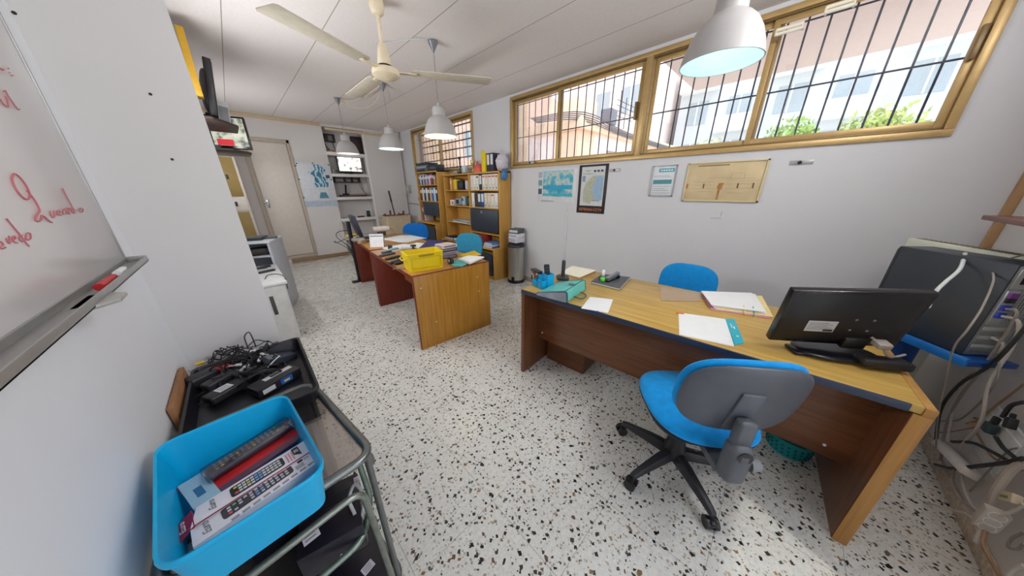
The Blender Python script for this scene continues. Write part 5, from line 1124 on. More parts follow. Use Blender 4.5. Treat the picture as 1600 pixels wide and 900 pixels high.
# grey plastic chest under the tray and the black tray
b = B(); t = thing('plastic_chest', 'dark grey plastic chest beneath the black cable tray', 'chest', (-.125, 1.44, 0)); box(b, (-.165, -.21, 0), (.165, .235, .70), .015); mesh('body', b, plain((84, 82, 90), .45), t); b = B(); box(b, (-.172, -.22, .70), (.172, .242, .722), .008); mesh('lid', b, plain((92, 90, 98), .4), t)
b = B(); box(b, (-.04, -.225, .60), (.04, -.212, .66), .006); mesh('latch', b, CHAR, t)
t = thing('cable_tray', 'shallow black tray full of adapters and tangled leads', 'tray', (-.118, 1.452, .7225)); O3 = Vector((-.118, 1.452, .7225))
tq = [onz(x, y, .775)-O3 for x, y in ((500, 607), (466, 526), (300, 577), (292, 640))]; tq = [Vector((p.x, p.y, 0)) for p in tq]; tq[3] = Vector((tq[2].x+.0, tq[0].y+.02, 0)); cen3 = sum(tq, Vector())/4
def tl(s, z, r):
    return rounded_loop([Vector(((cen3+(p-cen3)*s).x, (cen3+(p-cen3)*s).y, z)) for p in tq], r, 5)
b = B(); loft(b, [tl(.93, 0, .02), tl(.99, .045, .03), tl(1.01, .047, .03), tl(1.01, .053, .03), tl(.96, .053, .026), tl(.90, .004, .02)], (True, True)); mesh('body', b, plain((26, 26, 32), .35), t)
AZ = .7275
def adapter(px, z, sz, ang, lab, labels=1, c=(30, 30, 34), dx=0):
    p = onz(px[0], px[1], z); t = thing('power_adapter', lab, 'power adapter', (p.x, p.y, z), ang, 'power adapters in the black tray'); x, y, h = sz
    b = B(); box(b, (-x/2, -y/2, 0), (x/2, y/2, h), .007, None, 3); bd = mesh('case', b, plain(c, .45), t)
    for k in range(labels):
        b = B(); box(b, (-x*.2, -y*.3, h), (x*.18, y*.32, h+.0006), 0, Tm(0, .0-.0*k, 0)); lb = mesh('white_label', b, plain((214, 214, 220), .7), bd)
        for j in range(3): b = B(); box(b, (-x*.15, -y*.2+y*.16*j, h+.0006), (x*.12, -y*.14+y*.16*j, h+.0009)); mesh('print_line', b, MIDGREY, lb)
    b = B(); tube(b, [(x/2, 0, h*.5), (x/2+.03, .012, h*.45), (x/2+.045, .05, h*.3)], .003, 6); mesh('lead', b, CK, bd)
    return t
adapter((320, 597), AZ+.012, (.085, .055, .04), .5, 'chunky black adapter at the wall end of the tray', 0, (36, 36, 40))
adapter((347, 600), AZ+.012, (.10, .045, .034), .62, 'long rounded black adapter beside the chunky one', 0, (44, 44, 50))
adapter((355, 616), AZ+.01, (.11, .055, .03), .55, 'black adapter with two white labels closest to the cyan crate', 1)
adapter((384, 586), AZ+.014, (.075, .05, .03), .5, 'square black adapter with one white label in the tray middle', 1)
p = onz(432, 598, AZ+.01); t = thing('device_box', 'black box with white strip and blue sticker in the tray', 'box', (p.x, p.y, AZ+.004), .42); b = B(); box(b, (-.075, -.035, 0), (.075, .035, .035), .004); bd = mesh('case', b, plain((26, 26, 32), .35), t)
for lo, hi, c in (((-.03, .0, .035), (.065, .022, .0356), (206, 204, 208)), ((-.008, .003, .0356), (.03, .02, .036), (60, 56, 60)), ((-.0, -.0358, .006), (.04, -.0352, .03), (30, 90, 170)), ((-.06, -.0358, .008), (-.02, -.0352, .026), (206, 206, 208)), ((.01, -.0361, .012), (.03, -.0357, .02), (220, 190, 70))):
    b = B(); box(b, lo, hi); mesh('sticker', b, plain(c, .5), bd)
p = onz(432, 556, AZ+.03); t = thing('psu_block', 'greyish flat adapter leaning on the far rim of the tray', 'power adapter', (p.x, p.y, AZ), .35); b = B(); box(b, (-.06, -.032, 0), (.06, .032, .03), .006, Matrix.Rotation(.25, 4, 'Y')); bd = mesh('case', b, plain((40, 46, 60), .4), t); b = B(); box(b, (-.045, -.026, .03), (-.0, .026, .031), 0, Matrix.Rotation(.25, 4, 'Y')); mesh('label', b, plain((120, 126, 134), .5), bd)
p = onz(350, 578, AZ+.03); t = thing('power_plug', 'red plug lying in the tangle of leads', 'plug', (p.x, p.y, AZ+.03), -.2); b = B(); box(b, (-.035, -.012, 0), (.02, .012, .02), .008, None, 3); cyl(b, (.015, 0, .01), (.05, -.004, .006), .009, .005); mesh('body', b, RED, t); b = B(); box(b, (-.04, -.008, .004), (-.034, .008, .016), .002); mesh('tip', b, PINK, t)
p = onz(314, 571, AZ+.035); t = thing('video_plug', 'small yellow plug at the wall end of the tray', 'plug', (p.x, p.y, AZ+.04), .1); b = B(); cyl(b, (-.012, 0, .006), (.014, 0, .006), .006); mesh('sleeve', b, plain((222, 180, 40), .4), t); b = B(); cyl(b, (.014, 0, .006), (.024, 0, .006), .003); mesh('pin', b, STEEL, t)
rr = random.Random(21); b = B()
for k in range(34):
    c_ = onz(rr.uniform(350, 425), rr.uniform(545, 590), AZ+.03); r_ = rr.uniform(.03, .075); a0 = rr.uniform(0, 6); tilt = Euler((rr.uniform(-.5, .5), rr.uniform(-.5, .5), 0)).to_matrix(); pts = []
    for j in range(rr.randint(7, 12)):
        a_ = a0+j*.62; q = tilt @ Vector((r_*math.cos(a_), r_*.6*math.sin(a_), 0)); pts.append((c_.x+q.x, min(1.64, c_.y+q.y), max(AZ+.004, AZ+.03+q.z+rr.uniform(-.012, .035))))
    tube(b, pts, rr.uniform(.0018, .003), 6, n=4)
solo('cable_tangle', b, plain((30, 30, 33), .45), 'tangle of thin black leads heaped in the black tray', 'cables', kind='stuff')
wl = [((395, 548), 'white connector on top of the lead tangle'), ((405, 562), 'white connector in the middle of the lead tangle'), ((372, 570), 'pale connector beside the red plug'), ((384, 572), 'tiny white plug near the tray middle'), ((410, 553), 'white plug at the far side of the lead tangle')]
for k, (px, lab) in enumerate(wl):
    p = onz(*px, AZ+.06); t = thing('connector', lab, 'connector', (p.x, p.y, AZ+.055), k*1.3, 'white connectors in the lead tangle'); b = B(); box(b, (-.012, -.005, 0), (.01, .005, .009), .003); mesh('shell', b, plain((216, 214, 216), .4), t); b = B(); cyl(b, (.01, 0, .0045), (.03, .003, .0045), .0025, seg=8); mesh('lead_end', b, LTGREY, t)
cable([onz(388, 545, AZ+.05), onz(382, 527, AZ+.09), onz(388, 519, AZ+.10), onz(393, 525, AZ+.09), onz(400, 542, AZ+.05)], .0024, CK, 'single black lead looping up above the tray against the pillar')
cable([onz(340, 625, AZ+.01), onz(310, 632, AZ+.008), onz(292, 640, AZ+.002), onz(283, 634, AZ+.002), onz(320, 612, AZ+.03)], .003, CK, 'black lead looping over the wall side rim of the tray')
cable([onz(418, 574, AZ+.04), onz(430, 562, AZ+.05), onz(437, 556, AZ+.055)], .0026, LTGREY, 'pale straight lead pointing at the greyish adapter')
cable([onz(420, 585, AZ+.02), onz(440, 578, AZ+.02), onz(452, 584, AZ+.015), onz(445, 592, AZ+.02), onz(430, 588, AZ+.03), onz(425, 578, AZ+.02)], .0028, CK, 'coiled black lead at the room side of the tray')
# brown board against the wall behind
t = thing('cardboard_sheet', 'brown cardboard edge standing between the wall and the tray', 'cardboard', (-.302, 1.36, 0)); b = B(); box(b, (-.009, -.12, 0), (.006, .18, .80), .002); mesh('sheet', b, plain((150, 106, 70), .8, var=.2), t)
# ================================================================== left recess: cabinets, shelves, screens
GB = plain((186, 190, 198), .45); GBL = plain((206, 212, 216), .45)
t = thing('low_cabinet', 'low pale grey cabinet with a dark slot handle beyond the pillar', 'cabinet', (-.07, 3.75, 0))
b = B(); box(b, (-.23, -.45, 0), (.235, .45, .595), .003); mesh('carcass', b, plain((196, 196, 194), .5), t)
b = B(); box(b, (-.235, -.46, .595), (.255, .46, .62), .004); mesh('top', b, plain((222, 222, 222), .45), t)
b = B(); box(b, (-.225, -.458, .02), (.225, -.45, .585), .003); d = mesh('front_panel', b, plain((204, 204, 202), .5), t)
p, p2 = ony(420, 464, 3.29), ony(436, 491, 3.29); b = B(); box(b, (p.x+.07, -.4612, p2.z), (p2.x+.07, -.457, p.z), .002); mesh('slot_handle', b, plain((70, 68, 66), .5), d)
rk = [((402, 421), 'black remote control nearest the pillar on the low cabinet', .15), ((411, 419), 'dark remote control behind the nearest one on the low cabinet', .5), ((417, 425), 'black remote control at the cable on the low cabinet', .35)]
for (x, y), lab, a_ in rk:
    p = onz(x, y, .621); remote('remote_control', lab, (max(p.x, .02), p.y, .6205), (math.cos(a_), math.sin(a_), 0), (0, 0, 1), .15, .04, .02, (36, 36, 40), 4, 2, (100, 100, 106), group='remote controls on the low cabinet')
cable([onz(414, 436, .625), onz(418, 430, .625), onz(430, 428, .625), onz(441, 430, .625), onz(446, 436, .625), (.178, 3.38, .52)], .0035, CK, 'thin black lead trailing over the edge of the low cabinet')
t = thing('computer_desk', 'tall grey computer desk with open shelves behind the low cabinet', 'desk', (.0, 4.55, 0), math.radians(-22))
b = B(); box(b, (-.30, -.24, .865), (.30, .20, .89), .004); mesh('top', b, GBL, t)
b = B(); box(b, (.265, -.23, .03), (.29, .19, .865), .003); mesh('side_panel', b, GB, t); b = B(); box(b, (-.29, -.23, .03), (-.265, .19, .865), .003); mesh('side_panel', b, GB, t)
b = B(); box(b, (-.27, .17, .05), (.27, .19, .865), .002); mesh('back_panel', b, GB, t)
for z in (.70, .36, .08):
    b = B(); box(b, (-.265, -.22, z), (.265, .17, z+.02), .002); mesh('shelf', b, GB, t)
b = B(); cyl(b, (.255, -.2, .02), (.29, -.2, .02), .022, seg=14); mesh('caster', b, BLACK, t)
M = t.matrix_basis
blk('set_top_box', (-.02, 4.32, .722), (.18, 4.50, .80), (30, 26, 26), 'dark flat device in the upper opening of the tall grey desk', 'device', .005, [('panel', (.1, -.01, .2), (.9, .02, .8), (52, 40, 38))])
t = thing('laptop', 'dark slim laptop case on top of the tall grey desk', 'laptop', (.02, 4.50, .8905), math.radians(-22)); b = B(); box(b, (-.14, -.10, 0), (.16, .12, .022), .006); mesh('body', b, plain((50, 54, 58), .4), t); b = B(); box(b, (-.138, -.098, .022), (.158, .118, .032), .005); mesh('lid', b, plain((66, 72, 76), .4), t)
t = thing('keyboard', 'small dark object lying on the free edge of the tall grey desk', 'device', (.23, 4.47, .8905), math.radians(-10)); b = B(); box(b, (-.06, -.05, 0), (.06, .05, .016), .004); mesh('body', b, plain((70, 78, 82), .4), t); b = B(); box(b, (-.05, -.04, .016), (.05, .04, .019), .001); mesh('panel', b, plain((96, 104, 108), .4), t)
# olive cupboard by the door
OL = plain((150, 126, 72), .5, .15, .08, 6)
t = thing('olive_cupboard', 'narrow olive metal cupboard with a white band beside the far door', 'cupboard', (-.04, 6.85, 0)); b = B(); box(b, (-.26, -.2, 0), (.235, .28, 1.96), .004); mesh('carcass', b, plain((206, 196, 184), .5), t)
for z0, z1, m_, nm_ in ((.10, 1.10, OL, 'door'), (1.12, 1.33, plain((214, 206, 198), .5), 'band'), (1.35, 1.95, OL, 'door')):
    b = B(); box(b, (-.255, -.21, z0), (.20 if nm_ == 'door' else .21, -.199, z1), .003); d = mesh(nm_, b, m_, t)
    b = B(); box(b, (.06, -.225, (z0+z1)/2-.03), (.09, -.208, (z0+z1)/2+.04), .003); mesh('handle' if nm_ == 'door' else 'label_holder', b, BLACK, d)
# upper shelf with monitor, yellow frame, white box
def tvshelf(y0, y1, xe, z, lab):
    t = thing('wall_shelf', lab, 'shelf', (LX+.001, (y0+y1)/2, z)); b = B(); h = (y1-y0)/2
    prism(b, [(0, -h), (xe-LX-.16, -h), (xe-LX, -h*.1), (xe-LX, h), (0, h)], 0, .02, bev=.003); mesh('board', b, plain((58, 44, 40), .45), t)
    for s in (-1, 1):
        b = B(); box(b, (0, s*h*.7-.01, -.10), (.012, s*h*.7+.01, 0), .002); box(b, (0, s*h*.7-.01, -.012), (.22, s*h*.7+.01, 0), .002); mesh('bracket', b, BLACK, t)
tvshelf(3.58, 4.30, .215, 2.005, 'dark brown shelf under the high monitor beyond the pillar')
t = thing('computer_monitor', 'black monitor standing edge on on the high brown shelf', 'monitor', (.05, 3.93, 2.0255), math.radians(0)); Mq = Tm(.02, 0, .03) @ Matrix.Rotation(math.radians(9), 4, 'Y')
b = B(); box(b, (-.025, -.18, 0), (.025, .22, .44), .008, Mq); mesh('housing', b, BLACK, t); b = B(); box(b, (.0245, -.165, .02), (.0275, .205, .42), 0, Mq); mesh('screen', b, plain((14, 14, 18), .12), t)
b = B(); pad(b, .34, .26, .07, 3, M=Mq @ Tm(-.03, .02, .22) @ Matrix.Rotation(PI/2, 4, 'Y')); mesh('back_bulge', b, plain((104, 104, 108), .45), t); b = B(); box(b, (-.09, -.10, 0), (.09, .14, .015), .004); box(b, (-.03, -.03, .01), (.02, .05, .08), .005); mesh('foot', b, BLACK, t)
t = thing('picture_frame', 'yellow frame edge showing past the pillar top', 'frame', (-.055, 3.76, 2.22), 0); Mf = Matrix.Rotation(math.radians(2), 4, 'Y'); 
b = B(); box(b, (.055, -.16, -.05), (.10, -.02, .40), .004, Mf); mesh('panel', b, plain((190, 146, 30), .5), t); b = B(); box(b, (-.02, -.155, -.195), (.05, -.025, .38), .003, Mf); mesh('back_box', b, plain((90, 84, 70), .5), t)
t = thing('router', 'white boxed router with grey face at the end of the high brown shelf', 'router', (.115, 4.20, 2.0255), math.radians(6)); b = B(); box(b, (-.055, -.06, 0), (.055, .06, .235), .008, Matrix.Rotation(math.radians(8), 4, 'Y')); bd = mesh('body', b, plain((214, 214, 216), .45), t)
b = B(); box(b, (-.02, -.0615, .03), (.045, -.0595, .19), .002, Matrix.Rotation(math.radians(8), 4, 'Y')); mesh('front_panel', b, plain((150, 152, 156), .4), bd)
tvshelf(4.35, 5.05, .30, 1.845, 'lower dark shelf carrying the small surveillance screen')
t = thing('surveillance_monitor', 'small lit screen with a coloured camera picture on the lower dark shelf', 'monitor', (.165, 4.78, 1.8655), math.radians(-14)); Ms = Tm(0, 0, .035) @ Matrix.Rotation(math.radians(-4), 4, 'X')
b = B(); box(b, (-.165, -.02, 0), (.165, .03, .34), .006, Ms); mesh('housing', b, BLACKG, t)
mm, nt_, bs_ = nodes('camera_picture'); setp(bs_, .25); v_ = coord(nt_); sx = N(nt_, 'ShaderNodeSeparateXYZ'); nt_.links.new(v_, sx.inputs[0])
cA = ramp(nt_, noise(nt_, v_, 14, 3), [(.35, lin((88, 96, 92))), (.5, lin((190, 196, 176))), (.62, lin((214, 214, 200)))])
hit = mth(nt_, 'MULTIPLY', mth(nt_, 'LESS_THAN', mth(nt_, 'ABSOLUTE', mth(nt_, 'SUBTRACT', sx.outputs[2], .10)), .032), mth(nt_, 'LESS_THAN', mth(nt_, 'ABSOLUTE', mth(nt_, 'ADD', sx.outputs[0], .05)), .07))
cB = mixc(nt_, hit, cA, lin((214, 58, 66))); nt_.links.new(cB, bs_.inputs['Base Color']); nt_.links.new(cB, bs_.inputs['Emission Color']); bs_.inputs['Emission Strength'].default_value = .45
b = B(); box(b, (-.148, -.0215, .03), (.148, -.0195, .32), 0, Ms); mesh('screen', b, mm, t)
b = B(); box(b, (-.10, -.09, 0), (.10, .09, .014), .005); box(b, (-.03, -.01, .01), (.03, .03, .05), .004); mesh('foot', b, BLACK, t)
blk('recorder', (-.12, 4.45, 1.8655), (.06, 4.65, 1.90), (40, 40, 46), 'flat dark device in front of the surveillance screen', 'recorder', .004, [('panel', (.1, -.01, .2), (.9, .02, .8), (70, 90, 110))])

# ================================================================== niche contents
t = thing('television', 'small lit television in the wall niche', 'television', (2.10, 7.36, 1.776), math.radians(2)); b = B(); box(b, (-.255, -.02, .03), (.255, .03, .37), .008); mesh('housing', b, BLACKG, t)
mm, nt_, bs_ = nodes('programme'); setp(bs_, .2); v_ = coord(nt_)
cA = ramp(nt_, noise(nt_, v_, 11, 3), [(.36, lin((70, 120, 108))), (.44, lin((226, 190, 190))), (.52, lin((222, 246, 242)))]); nt_.links.new(cA, bs_.inputs['Base Color']); nt_.links.new(cA, bs_.inputs['Emission Color']); bs_.inputs['Emission Strength'].default_value = .75
b = B(); box(b, (-.237, -.022, .065), (.237, -.0195, .352), 0); mesh('screen', b, mm, t); b = B(); box(b, (-.13, -.07, 0), (.13, .07, .012), .004); box(b, (-.03, -.01, .01), (.03, .02, .05), .004); mesh('stand', b, BLACK, t)
blk('speaker', (2.20, 7.28, 2.2005), (2.41, 7.45, 2.56), (50, 30, 32), 'dark reddish brown speaker box on the top niche shelf', 'speaker', .008, [('grille', (.08, -.02, .08), (.92, .02, .92), (40, 24, 26))], math.radians(-4))
t = thing('alarm_unit', 'black wall unit with a grey panel at the top of the niche', 'alarm unit', (1.83, FY+ND-.001, 2.42)); b = B(); box(b, (-.10, -.06, 0), (.10, 0, .16), .006); mesh('case', b, plain((44, 36, 38), .5), t); b = B(); box(b, (-.03, -.066, .03), (.05, -.058, .13), .003); mesh('panel', b, plain((126, 120, 124), .4), t)
for k, (pts, lab) in enumerate((([(1.70, FY+.34, 2.62), (1.72, FY+.33, 2.4), (1.80, FY+.33, 2.26), (1.95, FY+.33, 2.22), (2.06, FY+.33, 2.34), (2.08, FY+.33, 2.55)], 'dark lead hanging below the wall unit at the niche top'), ([(1.88, FY+.34, 2.42), (1.90, FY+.32, 2.30), (2.0, FY+.30, 2.22)], 'short lead under the wall unit in the niche'), ([(2.25, FY+.33, 1.70), (2.28, FY+.33, 1.5), (2.36, FY+.30, 1.36), (2.42, FY+.28, 1.31)], 'pale lead curving down behind the decoder boxes'), ([(2.20, FY+.34, 1.68), (2.30, FY+.33, 1.6), (2.33, FY+.33, 1.42), (2.40, FY+.30, 1.33)], 'second pale lead beside the one behind the decoder boxes'))):
    cable(pts, .008 if k < 2 else .006, CK if k < 2 else CG, lab)
blk('reducing_box', (1.70, 7.38, 2.2005), (1.90, 7.46, 2.26), (160, 110, 84), 'small brownish box on the top niche shelf', 'box', .006, [('label', (.2, -.02, .2), (.6, .02, .8), (200, 170, 150))])
blk('bottle', (1.70, 7.25, 1.7755), (1.74, 7.30, 1.88), (190, 186, 170), 'small pale bottle beside the lit television', 'bottle', .012, [('cap', (.2, .2, .95), (.8, .8, 1.12), (120, 116, 104))])
blk('bottle', (1.77, 7.23, 1.7755), (1.81, 7.27, 1.85), (90, 86, 76), 'small dark bottle beside the lit television', 'bottle', .012, [('cap', (.2, .2, .95), (.8, .8, 1.12), (50, 46, 44))])
t = thing('wall_rack', 'dark narrow rack fixed beneath the television shelf', 'rack', (1.98, FY+.2, 1.60)); 
for z in (0, .085): b = B(); box(b, (-.27, -.06, z), (.27, .06, z+.02), .003); mesh('rail', b, plain((46, 42, 42), .5), t)
for x in (-.26, -.05, .1, .25): b = B(); box(b, (x-.012, -.06, 0), (x+.012, .06, .115), .003); mesh('post', b, plain((46, 42, 42), .5), t)
blk('decoder', (1.78, 7.20, 1.2955), (2.30, 7.44, 1.335), (56, 48, 46), 'wide dark decoder on the third niche shelf', 'decoder', .004, [('panel', (.05, -.01, .2), (.95, .02, .8), (80, 70, 66))])
blk('decoder', (1.95, 7.24, 1.3355), (2.25, 7.42, 1.385), (196, 186, 178), 'pale decoder stacked on the wide dark one', 'decoder', .006, [('panel', (.05, -.01, .2), (.95, .02, .8), (160, 150, 146))])
t = thing('desk_phone', 'black telephone handset leaning at the niche decoders', 'phone', (1.86, 7.22, 1.3355), .3); b = B(); box(b, (-.05, -.05, 0), (.05, .05, .03), .008); mesh('base', b, BLACK, t); b = B(); box(b, (-.016, -.014, .02), (.016, .014, .22), .006, Matrix.Rotation(.18, 4, 'Y')); mesh('handset', b, BLACK, t)
blk('router', (2.24, 7.22, .8305), (2.31, 7.30, .97), (30, 32, 38), 'upright black router on the fourth niche shelf', 'router', .012, [('light_strip', (.4, -.02, .2), (.6, .02, .8), (70, 76, 84))])
blk('adapter', (2.02, 7.20, .8305), (2.16, 7.28, .86), (40, 40, 46), 'flat black adapter on the fourth niche shelf', 'adapter', .008, [('label', (.2, .2, .96), (.7, .8, 1.04), (90, 90, 96))])
# socket boxes by the far pipe
t = thing('socket_box', 'grey socket box on the pipe between niche and window', 'socket', (WX-.002, 6.86, 1.38)); b = B(); box(b, (-.05, -.09, -.02), (0, .09, .17), .006); mesh('case', b, plain((178, 172, 166), .5), t); b = B(); box(b, (-.056, -.05, .03), (-.048, .05, .12), .003); mesh('cover', b, plain((198, 194, 190), .5), t)
t = thing('socket_box', 'small white socket with dark leads under the short window', 'socket', (WX-.002, 6.28, 1.30)); b = B(); box(b, (-.03, -.06, 0), (0, .06, .20), .005); mesh('case', b, plain((206, 202, 198), .5), t); b = B(); tube(b, [(-.03, .02, .05), (-.06, .04, -.08), (-.05, -.02, -.12), (-.03, -.05, .0)], .006); mesh('lead', b, DKGREY, t)

# ================================================================== ceiling fan
t = thing('ceiling_fan', 'cream ceiling fan with three long blades', 'ceiling fan', (1.072, 2.445, 2.235)); FC = plain((222, 208, 180), .4); FB = plain((206, 198, 180), .45)
b = B(); lathe(b, [(0, .475), (.045, .475), (.052, .44), (.04, .40), (.02, .385), (0, .385)], 28, cap=False); mesh('ceiling_cup', b, FC, t)
b = B(); cyl(b, (0, 0, .20), (0, 0, .40), .0125); mesh('rod', b, FC, t)
b = B(); lathe(b, [(0, .225), (.022, .225), (.034, .20), (.047, .125), (.05, .095), (0, .095)], 32, cap=False); mesh('motor_cover', b, FC, t)
b = B(); lathe(b, [(0, .098), (.045, .098), (.047, .086), (.04, .082), (0, .082)], 24, cap=False); mesh('gap_ring', b, BLACK, t)
b = B(); lathe(b, [(0, .085), (.05, .084), (.092, .07), (.1, .05), (.098, .03), (.07, .012), (.03, .002), (0, 0)], 40, cap=False); mesh('motor_housing', b, FC, t)
for az in (-117, 118, .7):
    d_ = math.radians(90-az); M = Rz(d_); b = B(); box(b, (.085, -.018, .052), (.23, .018, .06), .002, M); ar = mesh('blade_arm', b, FC, t)
    b = B(); prism(b, [(.19, -.045), (.22, -.066), (.80, -.080), (.815, -.062), (.815, .062), (.80, .078), (.22, .064), (.19, .04)], 0, .005, M @ Tm(0, 0, .06) @ Matrix.Rotation(math.radians(-1), 4, 'X'), .0015); mesh('blade', b, FB, ar)
cable([(1.645, 2.675, 2.70), (1.50, 2.70, 2.69), (1.46, 2.80, 2.703), (1.36, 2.95, 2.70), (1.28, 3.05, 2.706)], .0035, LTGREY, 'pale flex from the glowing pendant to the ceiling joint')
cable([(1.462, 5.104, 2.70), (1.55, 4.95, 2.66), (1.60, 4.6, 2.63), (1.66, 4.25, 2.66), (1.71, 4.053, 2.70)], .006, plain((206, 190, 160), .5), 'cream flex sagging between the two far pendants')
cable([(1.462, 5.104, 2.70), (1.60, 5.0, 2.60), (1.72, 4.7, 2.56), (1.76, 4.35, 2.62), (1.71, 4.053, 2.695)], .006, plain((206, 190, 160), .5), 'lower cream flex looping between the two far pendants')

# ================================================================== window wall posters
def WM(y, z, d=.0): return frame_m((WX-.001-d, y, z), (0, -1, 0), (0, 0, 1))
def poster(name, label, cat, y0, y1, z0, z1, th=.003, base=None):
    """y0 > y1: the left and right edge as seen from inside"""
    t = thing(name, label, cat, (WX-.001, (y0+y1)/2, z0)); w_, h_ = y0-y1, z1-z0; M = frame_m((0, 0, 0), (0, -1, 0), (0, 0, 1)) @ Tm(0, 0, 0)
    b = B(); box(b, (-w_/2, 0, 0), (w_/2, h_, th), min(.001, th*.3), M); s = mesh('sheet', b, base or PAPER, t); return t, s, M, w_, h_
def pr(par, nm_, M, x0, y0, x1, y1, mat_, z=.003, h=.0006):
    b = B(); box(b, (x0, y0, z), (x1, y1, z+h), 0, M); return mesh(nm_, b, mat_, par)
def pmap(par, nm_, M, pts, mat_, z=.0036, h=.0005):
    b = B(); prism(b, pts, z, z+h, M); return mesh(nm_, b, mat_, par)
t, s, M, w_, h_ = poster('map_poster', 'pale poster with a turquoise picture beside the coast map', 'poster', 2.69, 2.05, 1.27, 1.70, base=plain((216, 218, 220), .6))
mm, nt_, bs_ = nodes('turquoise_scene'); setp(bs_, .5); v_ = coord(nt_); sx = N(nt_, 'ShaderNodeSeparateXYZ'); nt_.links.new(v_, sx.inputs[0])
f_ = mth(nt_, 'ADD', mth(nt_, 'MULTIPLY', noise(nt_, v_, 8, 4), .75), mth(nt_, 'MULTIPLY', sx.outputs[2], .25))
nt_.links.new(ramp(nt_, f_, [(.30, lin((34, 150, 176))), (.40, lin((90, 178, 198))), (.46, lin((206, 202, 190))), (.52, lin((120, 194, 210))), (.62, lin((166, 206, 218)))]), bs_.inputs['Base Color'])
pc = pr(s, 'picture', M, -w_*.36, h_*.18, w_*.42, h_*.95, mm); pr(pc, 'water_band', M, -w_*.36, h_*.40, w_*.40, h_*.52, plain((26, 160, 196), .5, var=.15), .0036); pr(pc, 'shore_band', M, -w_*.36, h_*.20, w_*.41, h_*.27, plain((60, 170, 186), .5, var=.2), .0036)
for k, z in enumerate((.25, .52, .76)): pr(s, 'side_vignette', M, -w_*.49, h_*z, -w_*.385, h_*(z+.17), plain(((70, 84, 96), (110, 150, 150), (170, 174, 184))[k], .6, var=.4, sc=90))
pr(s, 'caption_line', M, -w_*.4, h_*.03, -w_*.05, h_*.045, DKGREY)
t, s, M, w_, h_ = poster('map_poster', 'black bordered coast map poster with orange title', 'poster', 2.02, 1.63, 1.155, 1.722, base=plain((40, 32, 34), .5, var=.35, sc=25))
a = pr(s, 'map_sheet', M, -w_*.40, h_*.16, w_*.40, h_*.96, plain((206, 208, 208), .6)); pr(a, 'sea', M, w_*.02, h_*.28, w_*.37, h_*.78, plain((150, 178, 204), .6, var=.1), .0036)
pmap(a, 'land', M, [(-w_*.28, h_*.24), (-w_*.02, h_*.20), (w_*.10, h_*.34), (w_*.06, h_*.46), (w_*.00, h_*.52), (w_*.06, h_*.62), (w_*.16, h_*.72), (w_*.12, h_*.77), (-w_*.02, h_*.77), (-w_*.22, h_*.64), (-w_*.30, h_*.48)], plain((178, 180, 160), .6, var=.15, sc=40), .0042)
for k in range(3): pr(a, 'header_mark', M, w_*(.02+.12*k), h_*.85, w_*(.1+.12*k), h_*.89, plain((60, 56, 62), .6), .0036)
pr(a, 'header_rule', M, -w_*.36, h_*.815, w_*.02, h_*.822, DKGREY, .0036); pr(a, 'logo', M, -w_*.25, h_*.87, -w_*.08, h_*.89, plain((140, 160, 150), .6), .0036)
pr(a, 'key_box', M, -w_*.36, h_*.66, -w_*.25, h_*.78, plain((140, 150, 180), .6), .0036); pr(a, 'scale_bar', M, w_*.02, h_*.265, w_*.30, h_*.275, DKGREY, .0036)
lettering('SISTEMAS CCTV', .045, plain((224, 132, 60), .5), s, M @ Tm(0, h_*.075, .0042))
t, s, M, w_, h_ = poster('calendar_sheet', 'small framed notice with two teal bands', 'notice', 1.138, .905, 1.372, 1.668, .006, plain((216, 220, 224), .4))
for lo, hi in (((-w_/2, 0), (-w_/2+.012, h_)), ((w_/2-.012, 0), (w_/2, h_)), ((-w_/2, 0), (w_/2, .010)), ((-w_/2, h_-.010), (w_/2, h_))): pr(s, 'frame', M, *lo, *hi, plain((150, 152, 156), .35, .4), .006, .006)
pr(s, 'header_band', M, -w_*.22, h_*.78, w_*.40, h_*.90, plain((84, 164, 180), .5), .006); pr(s, 'title_band', M, -w_*.40, h_*.40, w_*.36, h_*.54, plain((70, 140, 150), .5), .006)
for k, (z, q) in enumerate(((.66, .6), (.62, .7), (.32, .76), (.24, .5), (.18, .66), (.10, .72))): pr(s, 'print_line', M, -w_*.38, h_*z, -w_*.38+w_*q, h_*(z+.014), plain((150, 158, 166), .6), .006)
for k in range(5): pr(s, 'header_mark', M, -w_*.14+w_*.10*k, h_*.82, -w_*.07+w_*.10*k, h_*.86, PAPER, .0066)
t, s, M, w_, h_ = poster('framed_plan', 'yellowed plan in a thin gilt frame under the long window', 'framed plan', .812, .233, 1.332, 1.672, .008, plain((206, 186, 146), .5, var=.10, sc=7))
for lo, hi in (((-w_/2, 0), (-w_/2+.010, h_)), ((w_/2-.014, 0), (w_/2, h_)), ((-w_/2, 0), (w_/2, .012)), ((-w_/2, h_-.010), (w_/2, h_))): pr(s, 'frame', M, *lo, *hi, plain((220, 206, 160), .35, .3), .008, .008)
INK = plain((160, 138, 104), .7); pr(s, 'stain', M, -w_*.03, h_*.05, w_*.0, h_*.35, plain((170, 128, 74), .6, var=.3), .008); pmap(s, 'stain', M, [(-w_*.05, h_*.34), (w_*.02, h_*.30), (w_*.03, h_*.48), (-w_*.03, h_*.47)], plain((180, 120, 66), .6, var=.3), .0082)
pr(s, 'title_print', M, -w_*.36, h_*.90, w_*.05, h_*.925, plain((120, 100, 74), .7), .008)
